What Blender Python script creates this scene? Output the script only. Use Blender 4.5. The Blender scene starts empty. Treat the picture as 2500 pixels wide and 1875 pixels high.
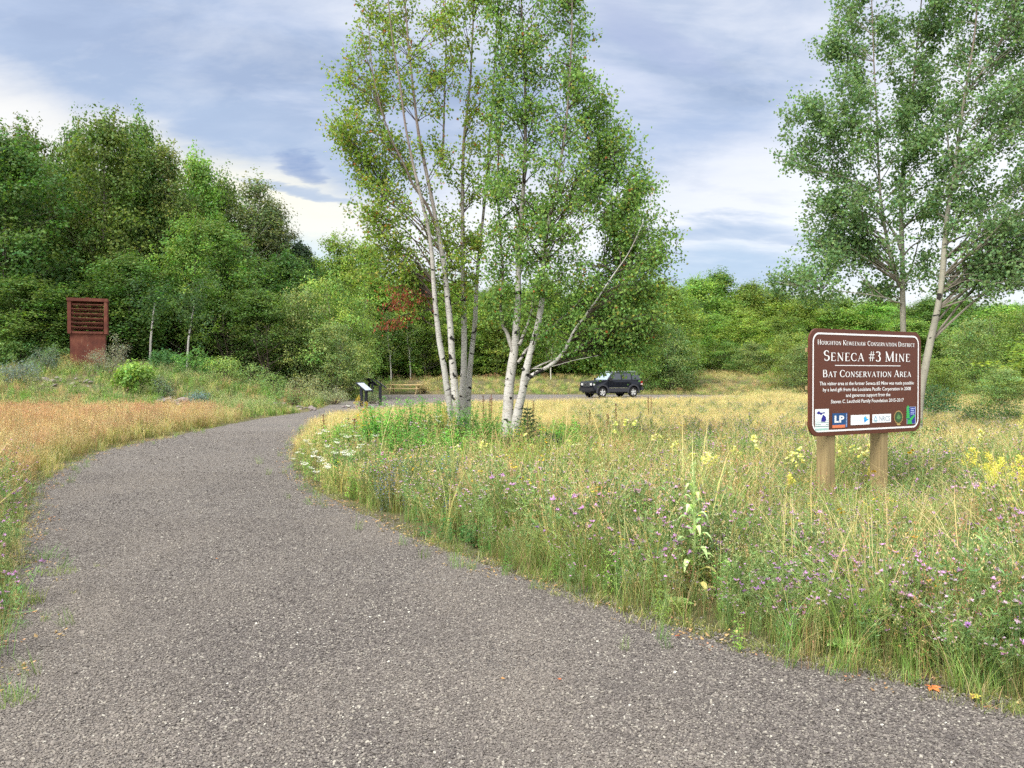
import bpy, math, random
import numpy as np
from mathutils import Vector, Matrix
R = math.radians
SC = bpy.context.scene
COL = SC.collection
# ------------------------------------------------------------------ camera
F = 2030.0            # focal length in photo pixels (photo 2500 x 1875)
CAMH = 1.65
HOR = 914.0           # horizon row in the photo
PITCH = math.atan((937.5 - HOR) / F)
cam_d = bpy.data.cameras.new("camera")
cam = bpy.data.objects.new("camera", cam_d)
COL.objects.link(cam)
cam.location = (0, 0, CAMH)
cam.rotation_euler = (math.pi / 2 - PITCH, 0, 0)
cam_d.sensor_fit = 'HORIZONTAL'
cam_d.sensor_width = 36.0
cam_d.lens = 36.0 * F / 2500.0
cam_d.clip_start = 0.1
cam_d.clip_end = 3000
SC.camera = cam
SC.view_settings.view_transform = 'Standard'
SC.view_settings.look = 'None'
SC.view_settings.gamma = 1
SC.view_settings.exposure = 2.05
SC.cycles.max_bounces = 10
SC.cycles.diffuse_bounces = 7
SC.cycles.transmission_bounces = 7
SC.cycles.transparent_max_bounces = 8
SC.cycles.use_denoising = False
SC.cycles.use_adaptive_sampling = True
SC.cycles.adaptive_threshold = 0.02

def ray(px, py):
    """direction in the world through a photo pixel, scaled so that its y is 1"""
    x = (px - 1250.0) / F
    z = (937.5 - py) / F
    c, s = math.cos(PITCH), math.sin(PITCH)
    y2, z2 = c + z * s, -s + z * c
    return x / y2, z2 / y2
def P(px, py, Y):
    rx, rz = ray(px, py)
    return Vector((rx * Y, Y, CAMH + rz * Y))
def G(px, py):
    rx, rz = ray(px, py)
    Y = -CAMH / rz
    return (rx * Y, Y)

# ------------------------------------------------------------------ sun
SUN_DIR = Vector((-0.50, -0.52, 0.80)).normalized()
sun_d = bpy.data.lights.new("sun", 'SUN')
sun_d.energy = 1.5
sun_d.angle = R(28)
sun_d.color = (1.0, 0.965, 0.90)
sun = bpy.data.objects.new("sun", sun_d)
COL.objects.link(sun)
sun.location = (-20, -20, 40)
sun.rotation_euler = (-SUN_DIR).to_track_quat('-Z', 'Y').to_euler()

# ------------------------------------------------------------------ world: overcast sky with procedural clouds
W = bpy.data.worlds.new("World")
SC.world = W
W.use_nodes = True
wn = W.node_tree
wn.nodes.clear()
class NT:
    """tiny node-graph helper"""
    def __init__(self, nt): self.nt = nt
    def n(self, t, **kw):
        nd = self.nt.nodes.new(t)
        for k, v in kw.items(): setattr(nd, k, v)
        return nd
    def put(self, sock, v):
        if isinstance(v, bpy.types.NodeSocket): self.nt.links.new(v, sock)
        elif v is not None:
            if hasattr(sock.default_value, '__len__') and isinstance(v, (tuple, list)) and len(v) == 3 and len(sock.default_value) == 4:
                v = (*v, 1.0)
            sock.default_value = v
    def math(self, op, a, b=None, c=None, clamp=False):
        nd = self.n('ShaderNodeMath', operation=op, use_clamp=clamp)
        self.put(nd.inputs[0], a)
        if b is not None: self.put(nd.inputs[1], b)
        if c is not None: self.put(nd.inputs[2], c)
        return nd.outputs[0]
    def mix(self, f, a, b, mode='MIX'):
        nd = self.n('ShaderNodeMix', data_type='RGBA', blend_type=mode)
        self.put(nd.inputs[0], f); self.put(nd.inputs[6], a); self.put(nd.inputs[7], b)
        return nd.outputs[2]
    def noise(self, vec, scale, detail=4, rough=0.55, dist=0.0, col=False):
        nd = self.n('ShaderNodeTexNoise')
        if vec is not None: self.put(nd.inputs['Vector'], vec)
        nd.inputs['Scale'].default_value = scale; nd.inputs['Detail'].default_value = detail
        nd.inputs['Roughness'].default_value = rough; nd.inputs['Distortion'].default_value = dist
        return nd.outputs['Color' if col else 'Fac']
    def ramp(self, f, stops):
        nd = self.n('ShaderNodeValToRGB')
        self.put(nd.inputs[0], f)
        el = nd.color_ramp.elements
        while len(el) < len(stops): el.new(0.5)
        for e, (p, c) in zip(el, stops):
            e.position = p
            e.color = (*c, 1) if isinstance(c, (tuple, list)) else (c, c, c, 1)
        return nd.outputs[0]
    def map(self, vec, scale=(1, 1, 1), loc=(0, 0, 0)):
        nd = self.n('ShaderNodeMapping')
        self.put(nd.inputs['Vector'], vec)
        nd.inputs['Scale'].default_value = scale; nd.inputs['Location'].default_value = loc
        return nd.outputs[0]
    def xyz(self, x, y, z):
        nd = self.n('ShaderNodeCombineXYZ')
        self.put(nd.inputs[0], x); self.put(nd.inputs[1], y); self.put(nd.inputs[2], z)
        return nd.outputs[0]
w = NT(wn)
tc = w.n('ShaderNodeTexCoord')
sep = w.n('ShaderNodeSeparateXYZ'); wn.links.new(tc.outputs['Generated'], sep.inputs[0])
dx, dy, dz = sep.outputs
az = w.math('ARCTAN2', dx, dy)
el = w.math('ARCSINE', dz)
# cloud-deck coordinates: a flat layer seen in perspective
den = w.math('ADD', w.math('MAXIMUM', dz, 0.0), 0.22)
cu = w.math('DIVIDE', dx, den); cv = w.math('DIVIDE', dy, den)
deck = w.xyz(cu, cv, 0.0)
n_big = w.noise(w.map(deck, (0.55, 1.1, 1), (3.1, 1.7, 0)), 1.0, 5, 0.5, 0.5)
n_small = w.noise(w.map(deck, (1.6, 3.0, 1), (7.3, 2.2, 0)), 1.0, 6, 0.55, 0.3)
n_fine = w.noise(w.map(deck, (3.2, 7.0, 1), (1.3, 5.2, 0)), 1.0, 7, 0.62, 0.6)
tone = w.math('ADD', w.math('ADD', w.math('MULTIPLY', n_big, 0.46), w.math('MULTIPLY', n_small, 0.34)), w.math('MULTIPLY', n_fine, 0.20))
def srgb(r, g, b):
    f = lambda c: (c / 255 / 12.92) if c / 255 <= 0.04045 else ((c / 255 + 0.055) / 1.055) ** 2.4
    return (f(r), f(g), f(b))
E0 = 0.262   # display value -> world value at this exposure
def sk(r, g, b, m=1.0):
    return tuple(v * E0 * m for v in srgb(r, g, b))
clouds = w.ramp(tone, [(0.40, sk(152, 168, 196)), (0.46, sk(173, 187, 212)), (0.50, sk(192, 202, 222)), (0.545, sk(213, 219, 232)), (0.61, sk(238, 240, 243))])
puff = w.noise(w.map(deck, (2.6, 4.2, 1), (9.1, 0.4, 0)), 1.5, 8, 0.62, 0.25)
wob = w.noise(w.map(deck, (1.2, 2.4, 1)), 1.6, 6, 0.62, 0.2, col=True)
sepw = w.n('ShaderNodeSeparateXYZ'); wn.links.new(wob, sepw.inputs[0])
azw = w.math('ADD', az, w.math('MULTIPLY', w.math('SUBTRACT', sepw.outputs[0], 0.5), 0.16))
elw = w.math('ADD', el, w.math('MULTIPLY', w.math('SUBTRACT', sepw.outputs[1], 0.5), 0.075))
def blob(px, py, rx, ry, slope, soft):
    """soft elliptical mask round the direction of a photo pixel"""
    x, z = ray(px, py)
    a0 = math.atan(x); e0 = math.atan(z * math.cos(a0))
    da = w.math('SUBTRACT', azw, a0); de = w.math('SUBTRACT', elw, e0)
    de = w.math('SUBTRACT', de, w.math('MULTIPLY', da, slope))
    q = w.math('ADD', w.math('POWER', w.math('DIVIDE', da, rx / F), 2.0), w.math('POWER', w.math('DIVIDE', de, ry / F), 2.0))
    return w.math('SUBTRACT', 1.0, w.math('SMOOTH_MIN', w.math('POWER', q, soft), 1.0, 0.35), clamp=True)
col = clouds
BL = [ # px, py, rx, ry, slope, softness, colour, strength
    (150, 120, 700, 260, 0.1, 1.0, sk(184, 199, 228), 0.35),
    (560, 330, 620, 90, -0.25, 1.1, sk(170, 187, 213), 0.75),
    (40, 330, 420, 150, -0.25, 1.2, sk(250, 246, 238), 0.95),
    (650, 520, 470, 140, -0.22, 1.2, sk(253, 247, 226), 1.0),
    (300, 640, 800, 160, 0.0, 1.2, sk(236, 238, 232), 0.8),
    (800, 640, 260, 60, 0.0, 1.2, sk(196, 220, 232), 0.7),
    (728, 405, 62, 42, -0.35, 2.0, sk(128, 150, 192), 0.9),
    (760, 478, 150, 17, -0.08, 1.6, sk(168, 184, 208), 0.9),
    (1240, 560, 400, 220, 0.0, 1.0, sk(246, 244, 244), 0.9),
    (1750, 330, 380, 60, 0.02, 1.2, sk(172, 188, 217), 0.65),
    (1600, 110, 200, 60, -0.5, 1.3, sk(172, 182, 213), 0.6),
    (1850, 470, 400, 140, 0.12, 1.1, sk(238, 238, 242), 0.95),
    (1450, 210, 260, 60, -0.2, 1.1, sk(216, 221, 238), 0.6),
    (1770, 570, 190, 42, 0.02, 1.4, sk(158, 178, 208), 0.85),
    (1960, 590, 95, 26, 0.0, 1.6, sk(146, 168, 202), 0.8),
    (1720, 670, 330, 60, 0.0, 1.2, sk(170, 192, 218), 0.8),
    (2350, 420, 420, 520, 0.0, 1.2, sk(248, 248, 250), 0.95),
]
for (px, py, rx, ry, sl, so, c, st) in BL:
    col = w.mix(w.math('MULTIPLY', blob(px, py, rx, ry, sl, so), st), col, c)
col = w.mix(w.ramp(puff, [(0.48, 0.0), (0.72, 0.30)]), col, sk(240, 241, 244))
col = w.mix(w.ramp(puff, [(0.30, 0.22), (0.46, 0.0)]), col, sk(156, 172, 200))
# overcast sky brightened overhead and behind the viewer as added fill, outside the frame
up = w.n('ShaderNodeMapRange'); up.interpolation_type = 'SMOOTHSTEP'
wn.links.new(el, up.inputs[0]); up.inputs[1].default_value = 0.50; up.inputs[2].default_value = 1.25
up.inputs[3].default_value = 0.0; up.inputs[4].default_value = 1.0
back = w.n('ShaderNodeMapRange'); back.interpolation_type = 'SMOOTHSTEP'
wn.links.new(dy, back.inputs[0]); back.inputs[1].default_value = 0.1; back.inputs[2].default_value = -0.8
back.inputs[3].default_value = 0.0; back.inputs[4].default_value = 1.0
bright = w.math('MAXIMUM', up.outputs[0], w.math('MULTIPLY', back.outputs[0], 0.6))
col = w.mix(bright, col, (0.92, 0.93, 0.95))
sky = w.n('ShaderNodeTexSky', sky_type='NISHITA', sun_disc=False)
sky.sun_elevation = math.asin(SUN_DIR.z)
sky.sun_rotation = math.atan2(SUN_DIR.x, SUN_DIR.y)
sky_s = w.mix(1.0, sky.outputs[0], (0.1, 0.1, 0.1), 'MULTIPLY')
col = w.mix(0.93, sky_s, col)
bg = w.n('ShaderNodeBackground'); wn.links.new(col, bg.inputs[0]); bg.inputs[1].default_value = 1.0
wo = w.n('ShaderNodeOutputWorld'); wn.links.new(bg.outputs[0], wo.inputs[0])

# ------------------------------------------------------------------ helpers: custom properties, meshes
def tag(o, label=None, cat=None, group=None, kind=None):
    if label: o['label'] = label
    if cat: o['category'] = cat
    if group: o['group'] = group
    if kind: o['kind'] = kind
    return o
def empty(name, loc, rz=0.0, label=None, cat=None, group=None):
    o = bpy.data.objects.new(name, None)
    COL.objects.link(o); o.location = loc; o.rotation_euler = (0, 0, rz)
    o.empty_display_size = 0.2
    return tag(o, label, cat, group)

class MB:
    """collects numpy geometry with a colour per vertex"""
    def __init__(self): self.v = []; self.c = []; self.f3 = []; self.f4 = []; self.m3 = []; self.m4 = []; self.n = 0
    def add(self, v, f, c=(1, 1, 1), mat=0):
        v = np.asarray(v, float).reshape(-1, 3); f = np.asarray(f, int)
        c = np.asarray(c, float)
        if c.ndim == 1: c = np.tile(c, (len(v), 1))
        self.v.append(v); self.c.append(c)
        if f.shape[1] == 4: self.f4.append(f + self.n); self.m4.append(np.full(len(f), mat))
        else: self.f3.append(f + self.n); self.m3.append(np.full(len(f), mat))
        self.n += len(v)
    def mesh(self, name, mats, smooth=False):
        me = bpy.data.meshes.new(name)
        if self.n == 0: return me
        v = np.concatenate(self.v); c = np.concatenate(self.c)
        f3 = np.concatenate(self.f3) if self.f3 else np.zeros((0, 3), int)
        f4 = np.concatenate(self.f4) if self.f4 else np.zeros((0, 4), int)
        mi = np.concatenate((self.m3 or [np.zeros(0, int)]) + (self.m4 or [np.zeros(0, int)]))
        me.vertices.add(len(v)); me.vertices.foreach_set('co', v.astype('f').ravel())
        me.loops.add(f3.size + f4.size)
        me.loops.foreach_set('vertex_index', np.concatenate([f3.ravel(), f4.ravel()]).astype('i'))
        nf = len(f3) + len(f4)
        me.polygons.add(nf)
        st = np.concatenate([np.arange(len(f3)) * 3, f3.size + np.arange(len(f4)) * 4])
        me.polygons.foreach_set('loop_start', st.astype('i'))
        try: me.polygons.foreach_set('loop_total', np.concatenate([np.full(len(f3), 3), np.full(len(f4), 4)]).astype('i'))
        except Exception: pass
        me.polygons.foreach_set('material_index', mi.astype('i'))
        me.polygons.foreach_set('use_smooth', np.full(nf, smooth))
        at = me.color_attributes.new('Col', 'FLOAT_COLOR', 'POINT')
        at.data.foreach_set('color', np.concatenate([c, np.ones((len(c), 1))], 1).astype('f').ravel())
        for m in (mats if isinstance(mats, (list, tuple)) else [mats]): me.materials.append(m)
        me.update(calc_edges=True); me.validate()
        return me
    def obj(self, name, mats, parent=None, smooth=False, link=True):
        o = bpy.data.objects.new(name, self.mesh(name, mats, smooth))
        if link: COL.objects.link(o)
        if parent: o.parent = parent
        return o
    # ---- shapes
    def tube(self, pts, rad, ns=6, c=(1, 1, 1), mat=0, cap=True):
        pts = np.asarray(pts, float); n = len(pts)
        rad = np.broadcast_to(np.asarray(rad, float), (n,))
        t = np.gradient(pts, axis=0); t /= np.linalg.norm(t, axis=1)[:, None] + 1e-9
        up = np.array([0.31, 0.17, 0.93]) if abs(t[0, 2]) < 0.8 else np.array([0.95, 0.21, 0.1])
        a = np.cross(t, up); a /= np.linalg.norm(a, axis=1)[:, None] + 1e-9
        b = np.cross(t, a)
        th = np.arange(ns) * 2 * math.pi / ns
        ring = a[:, None, :] * np.cos(th)[None, :, None] + b[:, None, :] * np.sin(th)[None, :, None]
        v = pts[:, None, :] + ring * rad[:, None, None]
        i = np.arange(n - 1)[:, None] * ns; j = np.arange(ns)[None, :]; k = (j + 1) % ns
        f = np.stack([i + j, i + k, i + ns + k, i + ns + j], -1).reshape(-1, 4)
        self.add(v.reshape(-1, 3), f, c, mat)
        if cap:
            vv = np.vstack([v[-1], pts[-1] + t[-1] * rad[-1] * 0.3])
            self.add(vv, [[q, (q + 1) % ns, ns] for q in range(ns)], c, mat)
    def box(self, c0, c1, c=(1, 1, 1), mat=0, M=None):
        x0, y0, z0 = c0; x1, y1, z1 = c1
        v = np.array([(x0, y0, z0), (x1, y0, z0), (x1, y1, z0), (x0, y1, z0), (x0, y0, z1), (x1, y0, z1), (x1, y1, z1), (x0, y1, z1)], float)
        if M is not None: v = np.array([M @ Vector(p) for p in v])
        self.add(v, [(0, 3, 2, 1), (4, 5, 6, 7), (0, 1, 5, 4), (1, 2, 6, 5), (2, 3, 7, 6), (3, 0, 4, 7)], c, mat)
    def kites(self, p, d, s, size, c, mat=0, asp=0.75, fold=0.15):
        """leaves: p base (N,3), d long axis, s side axis, size (N,)"""
        n = len(p); size = np.asarray(size)[:, None]
        nn = np.cross(d, s)
        v = np.stack([p, p + (d * 0.45 - s * asp * 0.5 + nn * fold) * size, p + d * size, p + (d * 0.45 + s * asp * 0.5 + nn * fold) * size], 1)
        self.add(v.reshape(-1, 3), np.stack([np.arange(n) * 4 + k for k in (0, 1, 2)], 1), np.repeat(np.broadcast_to(c, (n, 3)), 4, 0), mat)
        self.f3.append(np.stack([np.arange(n) * 4 + k for k in (0, 2, 3)], 1) + self.n - 4 * n); self.m3.append(np.full(n, mat))
    def blades(self, base, az, h, lean, wid, c0, c1, mat=0, rows=4, vee=None):
        """curved grass blades, all arrays of length N"""
        n = len(base); t = np.linspace(0, 1, rows)[None, :, None]
        dirv = np.stack([np.cos(az), np.sin(az), np.zeros(n)], 1)[:, None, :]
        sa = az + math.pi / 2 if vee is None else vee
        side = np.stack([np.cos(sa), np.sin(sa), np.zeros(n)], 1)[:, None, :]
        h = h[:, None, None]; lean = lean[:, None, None]
        ctr = base[:, None, :] + dirv * (lean * h * t ** 1.9) + np.array([0, 0, 1.0]) * (h * (t - 0.28 * lean * t ** 2.6))
        wv = wid[:, None, None] * (1 - t) ** 0.65 * 0.5
        L = ctr - side * wv; Rr = ctr + side * wv
        v = np.stack([L, Rr], 2)           # n, rows, 2, 3
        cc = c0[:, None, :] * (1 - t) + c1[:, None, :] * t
        cc = np.repeat(cc[:, :, None, :], 2, 2)
        k = rows * 2
        f = []
        for r in range(rows - 1):
            f.append(np.stack([np.arange(n) * k + r * 2 + q for q in (0, 1, 3, 2)], 1))
        self.add(v.reshape(-1, 3), np.concatenate(f), cc.reshape(-1, 3), mat)
def unit(a): return a / (np.linalg.norm(a, axis=-1, keepdims=True) + 1e-9)

# ------------------------------------------------------------------ materials
def new_mat(name):
    m = bpy.data.materials.new(name); m.use_nodes = True
    m.node_tree.nodes.clear()
    g = NT(m.node_tree)
    return m, g
def finish(m, g, shader, disp=None):
    o = g.n('ShaderNodeOutputMaterial'); g.nt.links.new(shader, o.inputs[0])
    return m
def principled(g, base, rough=0.6, spec=0.4, metal=0.0, normal=None, coat=0.0):
    b = g.n('ShaderNodeBsdfPrincipled')
    g.put(b.inputs['Base Color'], base); g.put(b.inputs['Roughness'], rough)
    g.put(b.inputs['Specular IOR Level'], spec); g.put(b.inputs['Metallic'], metal)
    b.inputs['Coat Weight'].default_value = coat
    if normal is not None: g.nt.links.new(normal, b.inputs['Normal'])
    return b.outputs[0]
def bump(g, h, strength=0.3, dist=0.01):
    b = g.n('ShaderNodeBump'); b.inputs['Strength'].default_value = strength; b.inputs['Distance'].default_value = dist
    g.nt.links.new(h, b.inputs['Height']); return b.outputs[0]
def plain(name, c, rough=0.5, spec=0.5, metal=0.0, coat=0.0, var=0.12, scale=9.0):
    m, g = new_mat(name)
    t = g.n('ShaderNodeTexCoord').outputs['Object']
    nz = g.noise(t, scale, 5, 0.6)
    f = g.math('MULTIPLY_ADD', nz, 2 * var, 1 - var)
    cc = g.mix(1.0, (*c, 1), g.xyz(f, f, f), 'MULTIPLY')
    return finish(m, g, principled(g, cc, g.math('MULTIPLY_ADD', nz, 0.15, rough - 0.07), spec, metal, None, coat))
def foliage_mat(name, trans=0.35, rough=0.55, rnd=0.25, hue=0.02, gain=1.0, spec=0.25):
    """vertex colour x a per-plant random variation, part of the light passing through"""
    m, g = new_mat(name)
    a = g.n('ShaderNodeAttribute', attribute_name='Col').outputs['Color']
    r = g.n('ShaderNodeObjectInfo').outputs['Random']
    hs = g.n('ShaderNodeHueSaturation')
    g.put(hs.inputs['Color'], a)
    g.put(hs.inputs['Hue'], g.math('MULTIPLY_ADD', r, 2 * hue, 0.5 - hue))
    g.put(hs.inputs['Value'], g.math('MULTIPLY_ADD', g.math('FRACT', g.math('MULTIPLY', r, 7.13)), 2 * rnd * gain, (1 - rnd) * gain))
    c = hs.outputs[0]
    p = principled(g, c, rough, spec)
    tr = g.n('ShaderNodeBsdfTranslucent'); g.nt.links.new(g.mix(1.0, c, (1.15, 1.25, 0.7, 1), 'MULTIPLY'), tr.inputs[0])
    mx = g.n('ShaderNodeMixShader'); mx.inputs[0].default_value = trans
    g.nt.links.new(p, mx.inputs[1]); g.nt.links.new(tr.outputs[0], mx.inputs[2])
    return finish(m, g, mx.outputs[0])
M = {}
M['leaf'] = foliage_mat('leaf', 0.46, gain=1.22)
M['near_leaf'] = foliage_mat('near_leaf', 0.46, rnd=0.0, hue=0.0, gain=1.15)
M['grass'] = foliage_mat('grass', 0.36, 0.6, 0.28, 0.025, 1.26)
M['flower'] = foliage_mat('petal', 0.25, 0.6, 0.15, 0.01)
M['stem'] = foliage_mat('stem', 0.0, 0.7, 0.15, 0.01)
def bark(name, base, dark, dark2, sc=1.0, cover=0.5, young=3.6):
    """pale bark with horizontal lenticels and black branch scars"""
    m, g = new_mat(name)
    t = g.n('ShaderNodeTexCoord').outputs['Object']
    dash = g.noise(g.map(t, (9 * sc, 9 * sc, 62 * sc)), 1.0, 3, 0.6)
    d1 = g.ramp(dash, [(cover + 0.10, 0.0), (cover + 0.16, 1.0)])
    scar = g.noise(g.map(t, (6 * sc, 6 * sc, 8.5 * sc), (3, 1, 5)), 1.0, 2, 0.5, 0.6)
    d2 = g.ramp(scar, [(cover + 0.145, 0.0), (cover + 0.175, 1.0)])
    tint = g.noise(g.map(t, (3, 3, 2)), 1.0, 4, 0.6)
    b = g.mix(g.ramp(tint, [(0.35, 0.0), (0.7, 1.0)]), base, dark)
    c = g.mix(g.math('MULTIPLY', d1, 0.65), b, dark2)
    c = g.mix(d2, c, (0.018, 0.016, 0.014, 1))
    # young wood high in the tree is still brown
    hz = g.n('ShaderNodeSeparateXYZ'); g.nt.links.new(t, hz.inputs[0])
    hi = g.math('MULTIPLY', g.math('SUBTRACT', hz.outputs[2], young), 0.42, clamp=True)
    c = g.mix(g.math('MULTIPLY', hi, 0.85), c, (0.13, 0.095, 0.075, 1))
    nrm = bump(g, g.math('SUBTRACT', tint, g.math('ADD', d1, d2)), 0.4, 0.01)
    return finish(m, g, principled(g, c, 0.75, 0.2, 0, nrm))
M['birch'] = bark('birch_bark', (0.44, 0.42, 0.385, 1), (0.27, 0.25, 0.22, 1), (0.16, 0.14, 0.12, 1), 1.0, 0.47)
M['aspen'] = bark('aspen_bark', (0.27, 0.255, 0.20, 1), (0.16, 0.15, 0.12, 1), (0.10, 0.09, 0.08, 1), 0.8, 0.52, 6.5)
M['limb'] = bark('limb_bark', (0.36, 0.34, 0.30, 1), (0.20, 0.18, 0.155, 1), (0.12, 0.10, 0.085, 1), 1.2, 0.46, 2.1)
M['twig'] = plain('dark_bark', (0.055, 0.040, 0.032), 0.8, 0.2, var=0.4)
M['trunk'] = plain('grey_bark', (0.16, 0.14, 0.11), 0.85, 0.2, var=0.4, scale=3)
M['pale_trunk'] = plain('pale_bark', (0.42, 0.40, 0.34), 0.8, 0.2, var=0.35, scale=3)
# ------------------------------------------------------------------ ground shape
def S(t):
    t = np.clip(t, 0, 1); return t * t * (3 - 2 * t)
PATH = [(-2.75, -8), (-2.75, 2), (-2.95, 3.2), G(-75, 1700), G(20, 1480), G(52, 1300), G(118, 1165), G(230, 1108), G(360, 1078), G(520, 1045),
        G(650, 1020), G(760, 1004), (-9.6, 43), (-10.2, 50), (-11, 58), (-11, 65), (-8, 68), (5, 67.5), (14, 66.5), (18, 64.5), (18.5, 61), (14, 56),
        (9, 51.5), (1, 47), (-3, 43), (-5.2, 38.5), (-6.3, 34), G(790, 1020), G(735, 1055), G(715, 1100), G(728, 1150), G(800, 1213),
        G(900, 1262), G(1000, 1312), G(1250, 1402), G(1500, 1490), G(1850, 1597), G(2200, 1668), G(2500, 1752), (4.4, 2.0), (7, -8)]
def densify(poly, step, amp, seed):
    """smooth closed outline with small irregularities"""
    rng = np.random.default_rng(seed); out = []
    p = np.array(poly, float); n = len(p)
    for i in range(n):
        a, b, c, d = p[i - 1], p[i], p[(i + 1) % n], p[(i + 2) % n]
        L = np.linalg.norm(c - b); dist = min(np.linalg.norm(b), np.linalg.norm(c))
        k = max(2, int(L / (step * (0.5 + dist / 15))))
        for j in range(k):
            t = j / k
            q = 0.5 * ((2 * b) + (-a + c) * t + (2 * a - 5 * b + 4 * c - d) * t * t + (-a + 3 * b - 3 * c + d) * t ** 3)
            out.append(q + rng.normal(0, amp * (0.4 + dist / 25), 2))
    return np.array(out)
PATHD = densify(PATH, 0.25, 0.03, 5)
PC = densify(PATH, 1.2, 0.0, 5)
def inside(pts, poly):
    x, y = pts[:, 0], pts[:, 1]; r = np.zeros(len(pts), bool)
    for i in range(len(poly)):
        x0, y0 = poly[i - 1]; x1, y1 = poly[i]
        if y0 == y1: continue
        k = ((y0 > y) != (y1 > y)) & (x < (x1 - x0) * (y - y0) / (y1 - y0) + x0)
        r ^= k
    return r
def pdist(pts):
    """signed distance to the gravel outline, positive outside it"""
    d = np.full(len(pts), 1e9)
    for i in range(len(PC)):
        a, b = PC[i - 1], PC[i]; ab = b - a
        t = np.clip(((pts - a) @ ab) / (ab @ ab + 1e-9), 0, 1)
        d = np.minimum(d, np.linalg.norm(pts - a - t[:, None] * ab, axis=1))
    return np.where(inside(pts, PC), -d, d)
def Hn(pts, pd=None):
    pts = np.asarray(pts, float); x, y = pts[:, 0], pts[:, 1]
    if pd is None: pd = pdist(pts)
    mound = 1.75 * S((y - 30) / 13) * S((-x - 9 - 0.05 * y) / 8) * (1 + 0.10 * np.sin(x * 0.5 + y * 0.3))
    rise = 1.15 * S((y - 67) / 15) * S((x + 22) / 10) + 1.3 * S((y - 78) / 40) * S((x + 12) / 18)
    bump_ = 0.035 * (np.sin(x * 1.3 + 2) * np.cos(y * 1.1) + np.sin(x * 2.9 + y * 2.3) * 0.5)
    # small heap of mine rock by the reader panels
    heap = 0.45 * np.exp(-(((x + 13.5) / 3.2) ** 2 + ((y - 42) / 3.0) ** 2))
    return (mound + rise + bump_ + heap) * S(pd / 2.5)
def H(x, y): return float(Hn([(x, y)])[0])

def warp(a, b, n, p): 
    t = np.linspace(0, 1, n); return a + (b - a) * t ** p
ys = np.concatenate([np.linspace(-40, 2, 12)[:-1], warp(2, 140, 170, 1.7), warp(150, 1800, 26, 2.2)])
xs = warp(0, 1, 130, 1.9); xs = np.concatenate([-xs[::-1][:-1], xs])
g = MB()
XX = np.outer(60 + np.maximum(ys, 0) * 1.3, xs); YY = np.repeat(ys[:, None], len(xs), 1)
pts = np.stack([XX.ravel(), YY.ravel()], 1)
zz = Hn(pts)
nx = len(xs)
i = np.arange(len(ys) - 1)[:, None] * nx + np.arange(nx - 1)[None, :]
g.add(np.column_stack([pts, zz]), np.stack([i, i + 1, i + 1 + nx, i + nx], -1).reshape(-1, 4))
m, q = new_mat('soil')
t = q.n('ShaderNodeTexCoord').outputs['Object']
n1 = q.noise(t, 0.35, 6, 0.6); n2 = q.noise(t, 9.0, 5, 0.65)
c = q.mix(q.ramp(n1, [(0.38, 0.0), (0.62, 1.0)]), (0.070, 0.075, 0.028, 1), (0.15, 0.125, 0.065, 1))
c = q.mix(q.ramp(n2, [(0.35, 0.75), (0.6, 0.0)]), c, (0.045, 0.035, 0.025, 1))
finish(m, q, principled(q, c, 0.9, 0.1, 0, bump(q, n2, 0.6, 0.03)))
ground = tag(g.obj('ground', m, smooth=True), kind='structure')

# ------------------------------------------------------------------ gravel path and parking lot
import bmesh
bm = bmesh.new()
vs = [bm.verts.new((p[0], p[1], 0.006)) for p in PATHD]
fc = bm.faces.new(vs); bmesh.ops.triangulate(bm, faces=[fc]); bm.normal_update()
for f_ in bm.faces:
    if f_.normal.z < 0: f_.normal_flip()
me = bpy.data.meshes.new('gravel_path'); bm.to_mesh(me); bm.free()
m, q = new_mat('gravel')
t = q.n('ShaderNodeTexCoord').outputs['Object']
def vor(scale, feat='F1', out='Color', rnd=1.0):
    v = q.n('ShaderNodeTexVoronoi', feature=feat); q.put(v.inputs['Vector'], t); v.inputs['Scale'].default_value = scale
    v.inputs['Randomness'].default_value = rnd
    return v.outputs[out]
vc = q.n('ShaderNodeSeparateColor'); q.nt.links.new(vor(95), vc.inputs[0])
GR = [(0.0, (0.036, 0.031, 0.029)), (0.25, (0.074, 0.064, 0.058)), (0.55, (0.122, 0.106, 0.094)), (0.8, (0.172, 0.154, 0.132)), (0.95, (0.263, 0.240, 0.202)), (1.0, (0.443, 0.419, 0.360))]
c = q.ramp(vc.outputs[0], GR)
big = q.noise(t, 0.45, 5, 0.55)
# wheel-worn bands and dusty patches are wear of the surface
c = q.mix(q.ramp(big, [(0.40, 0.0), (0.65, 0.45)]), c, (0.162, 0.141, 0.119, 1))
d1 = vor(95, 'F1', 'Distance'); d2 = vor(30, 'F1', 'Distance')
c = q.mix(q.ramp(d1, [(0.45, 0.0), (0.85, 0.7)]), c, (0.058, 0.051, 0.049, 1))
hgt = q.math('ADD', q.math('MULTIPLY', d1, -1.0), q.math('MULTIPLY', d2, -0.8))
finish(m, q, principled(q, c, 0.85, 0.25, 0, bump(q, hgt, 0.9, 0.012)))
me.materials.append(m)
path = bpy.data.objects.new('gravel_path', me); COL.objects.link(path); tag(path, kind='structure')

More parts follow.
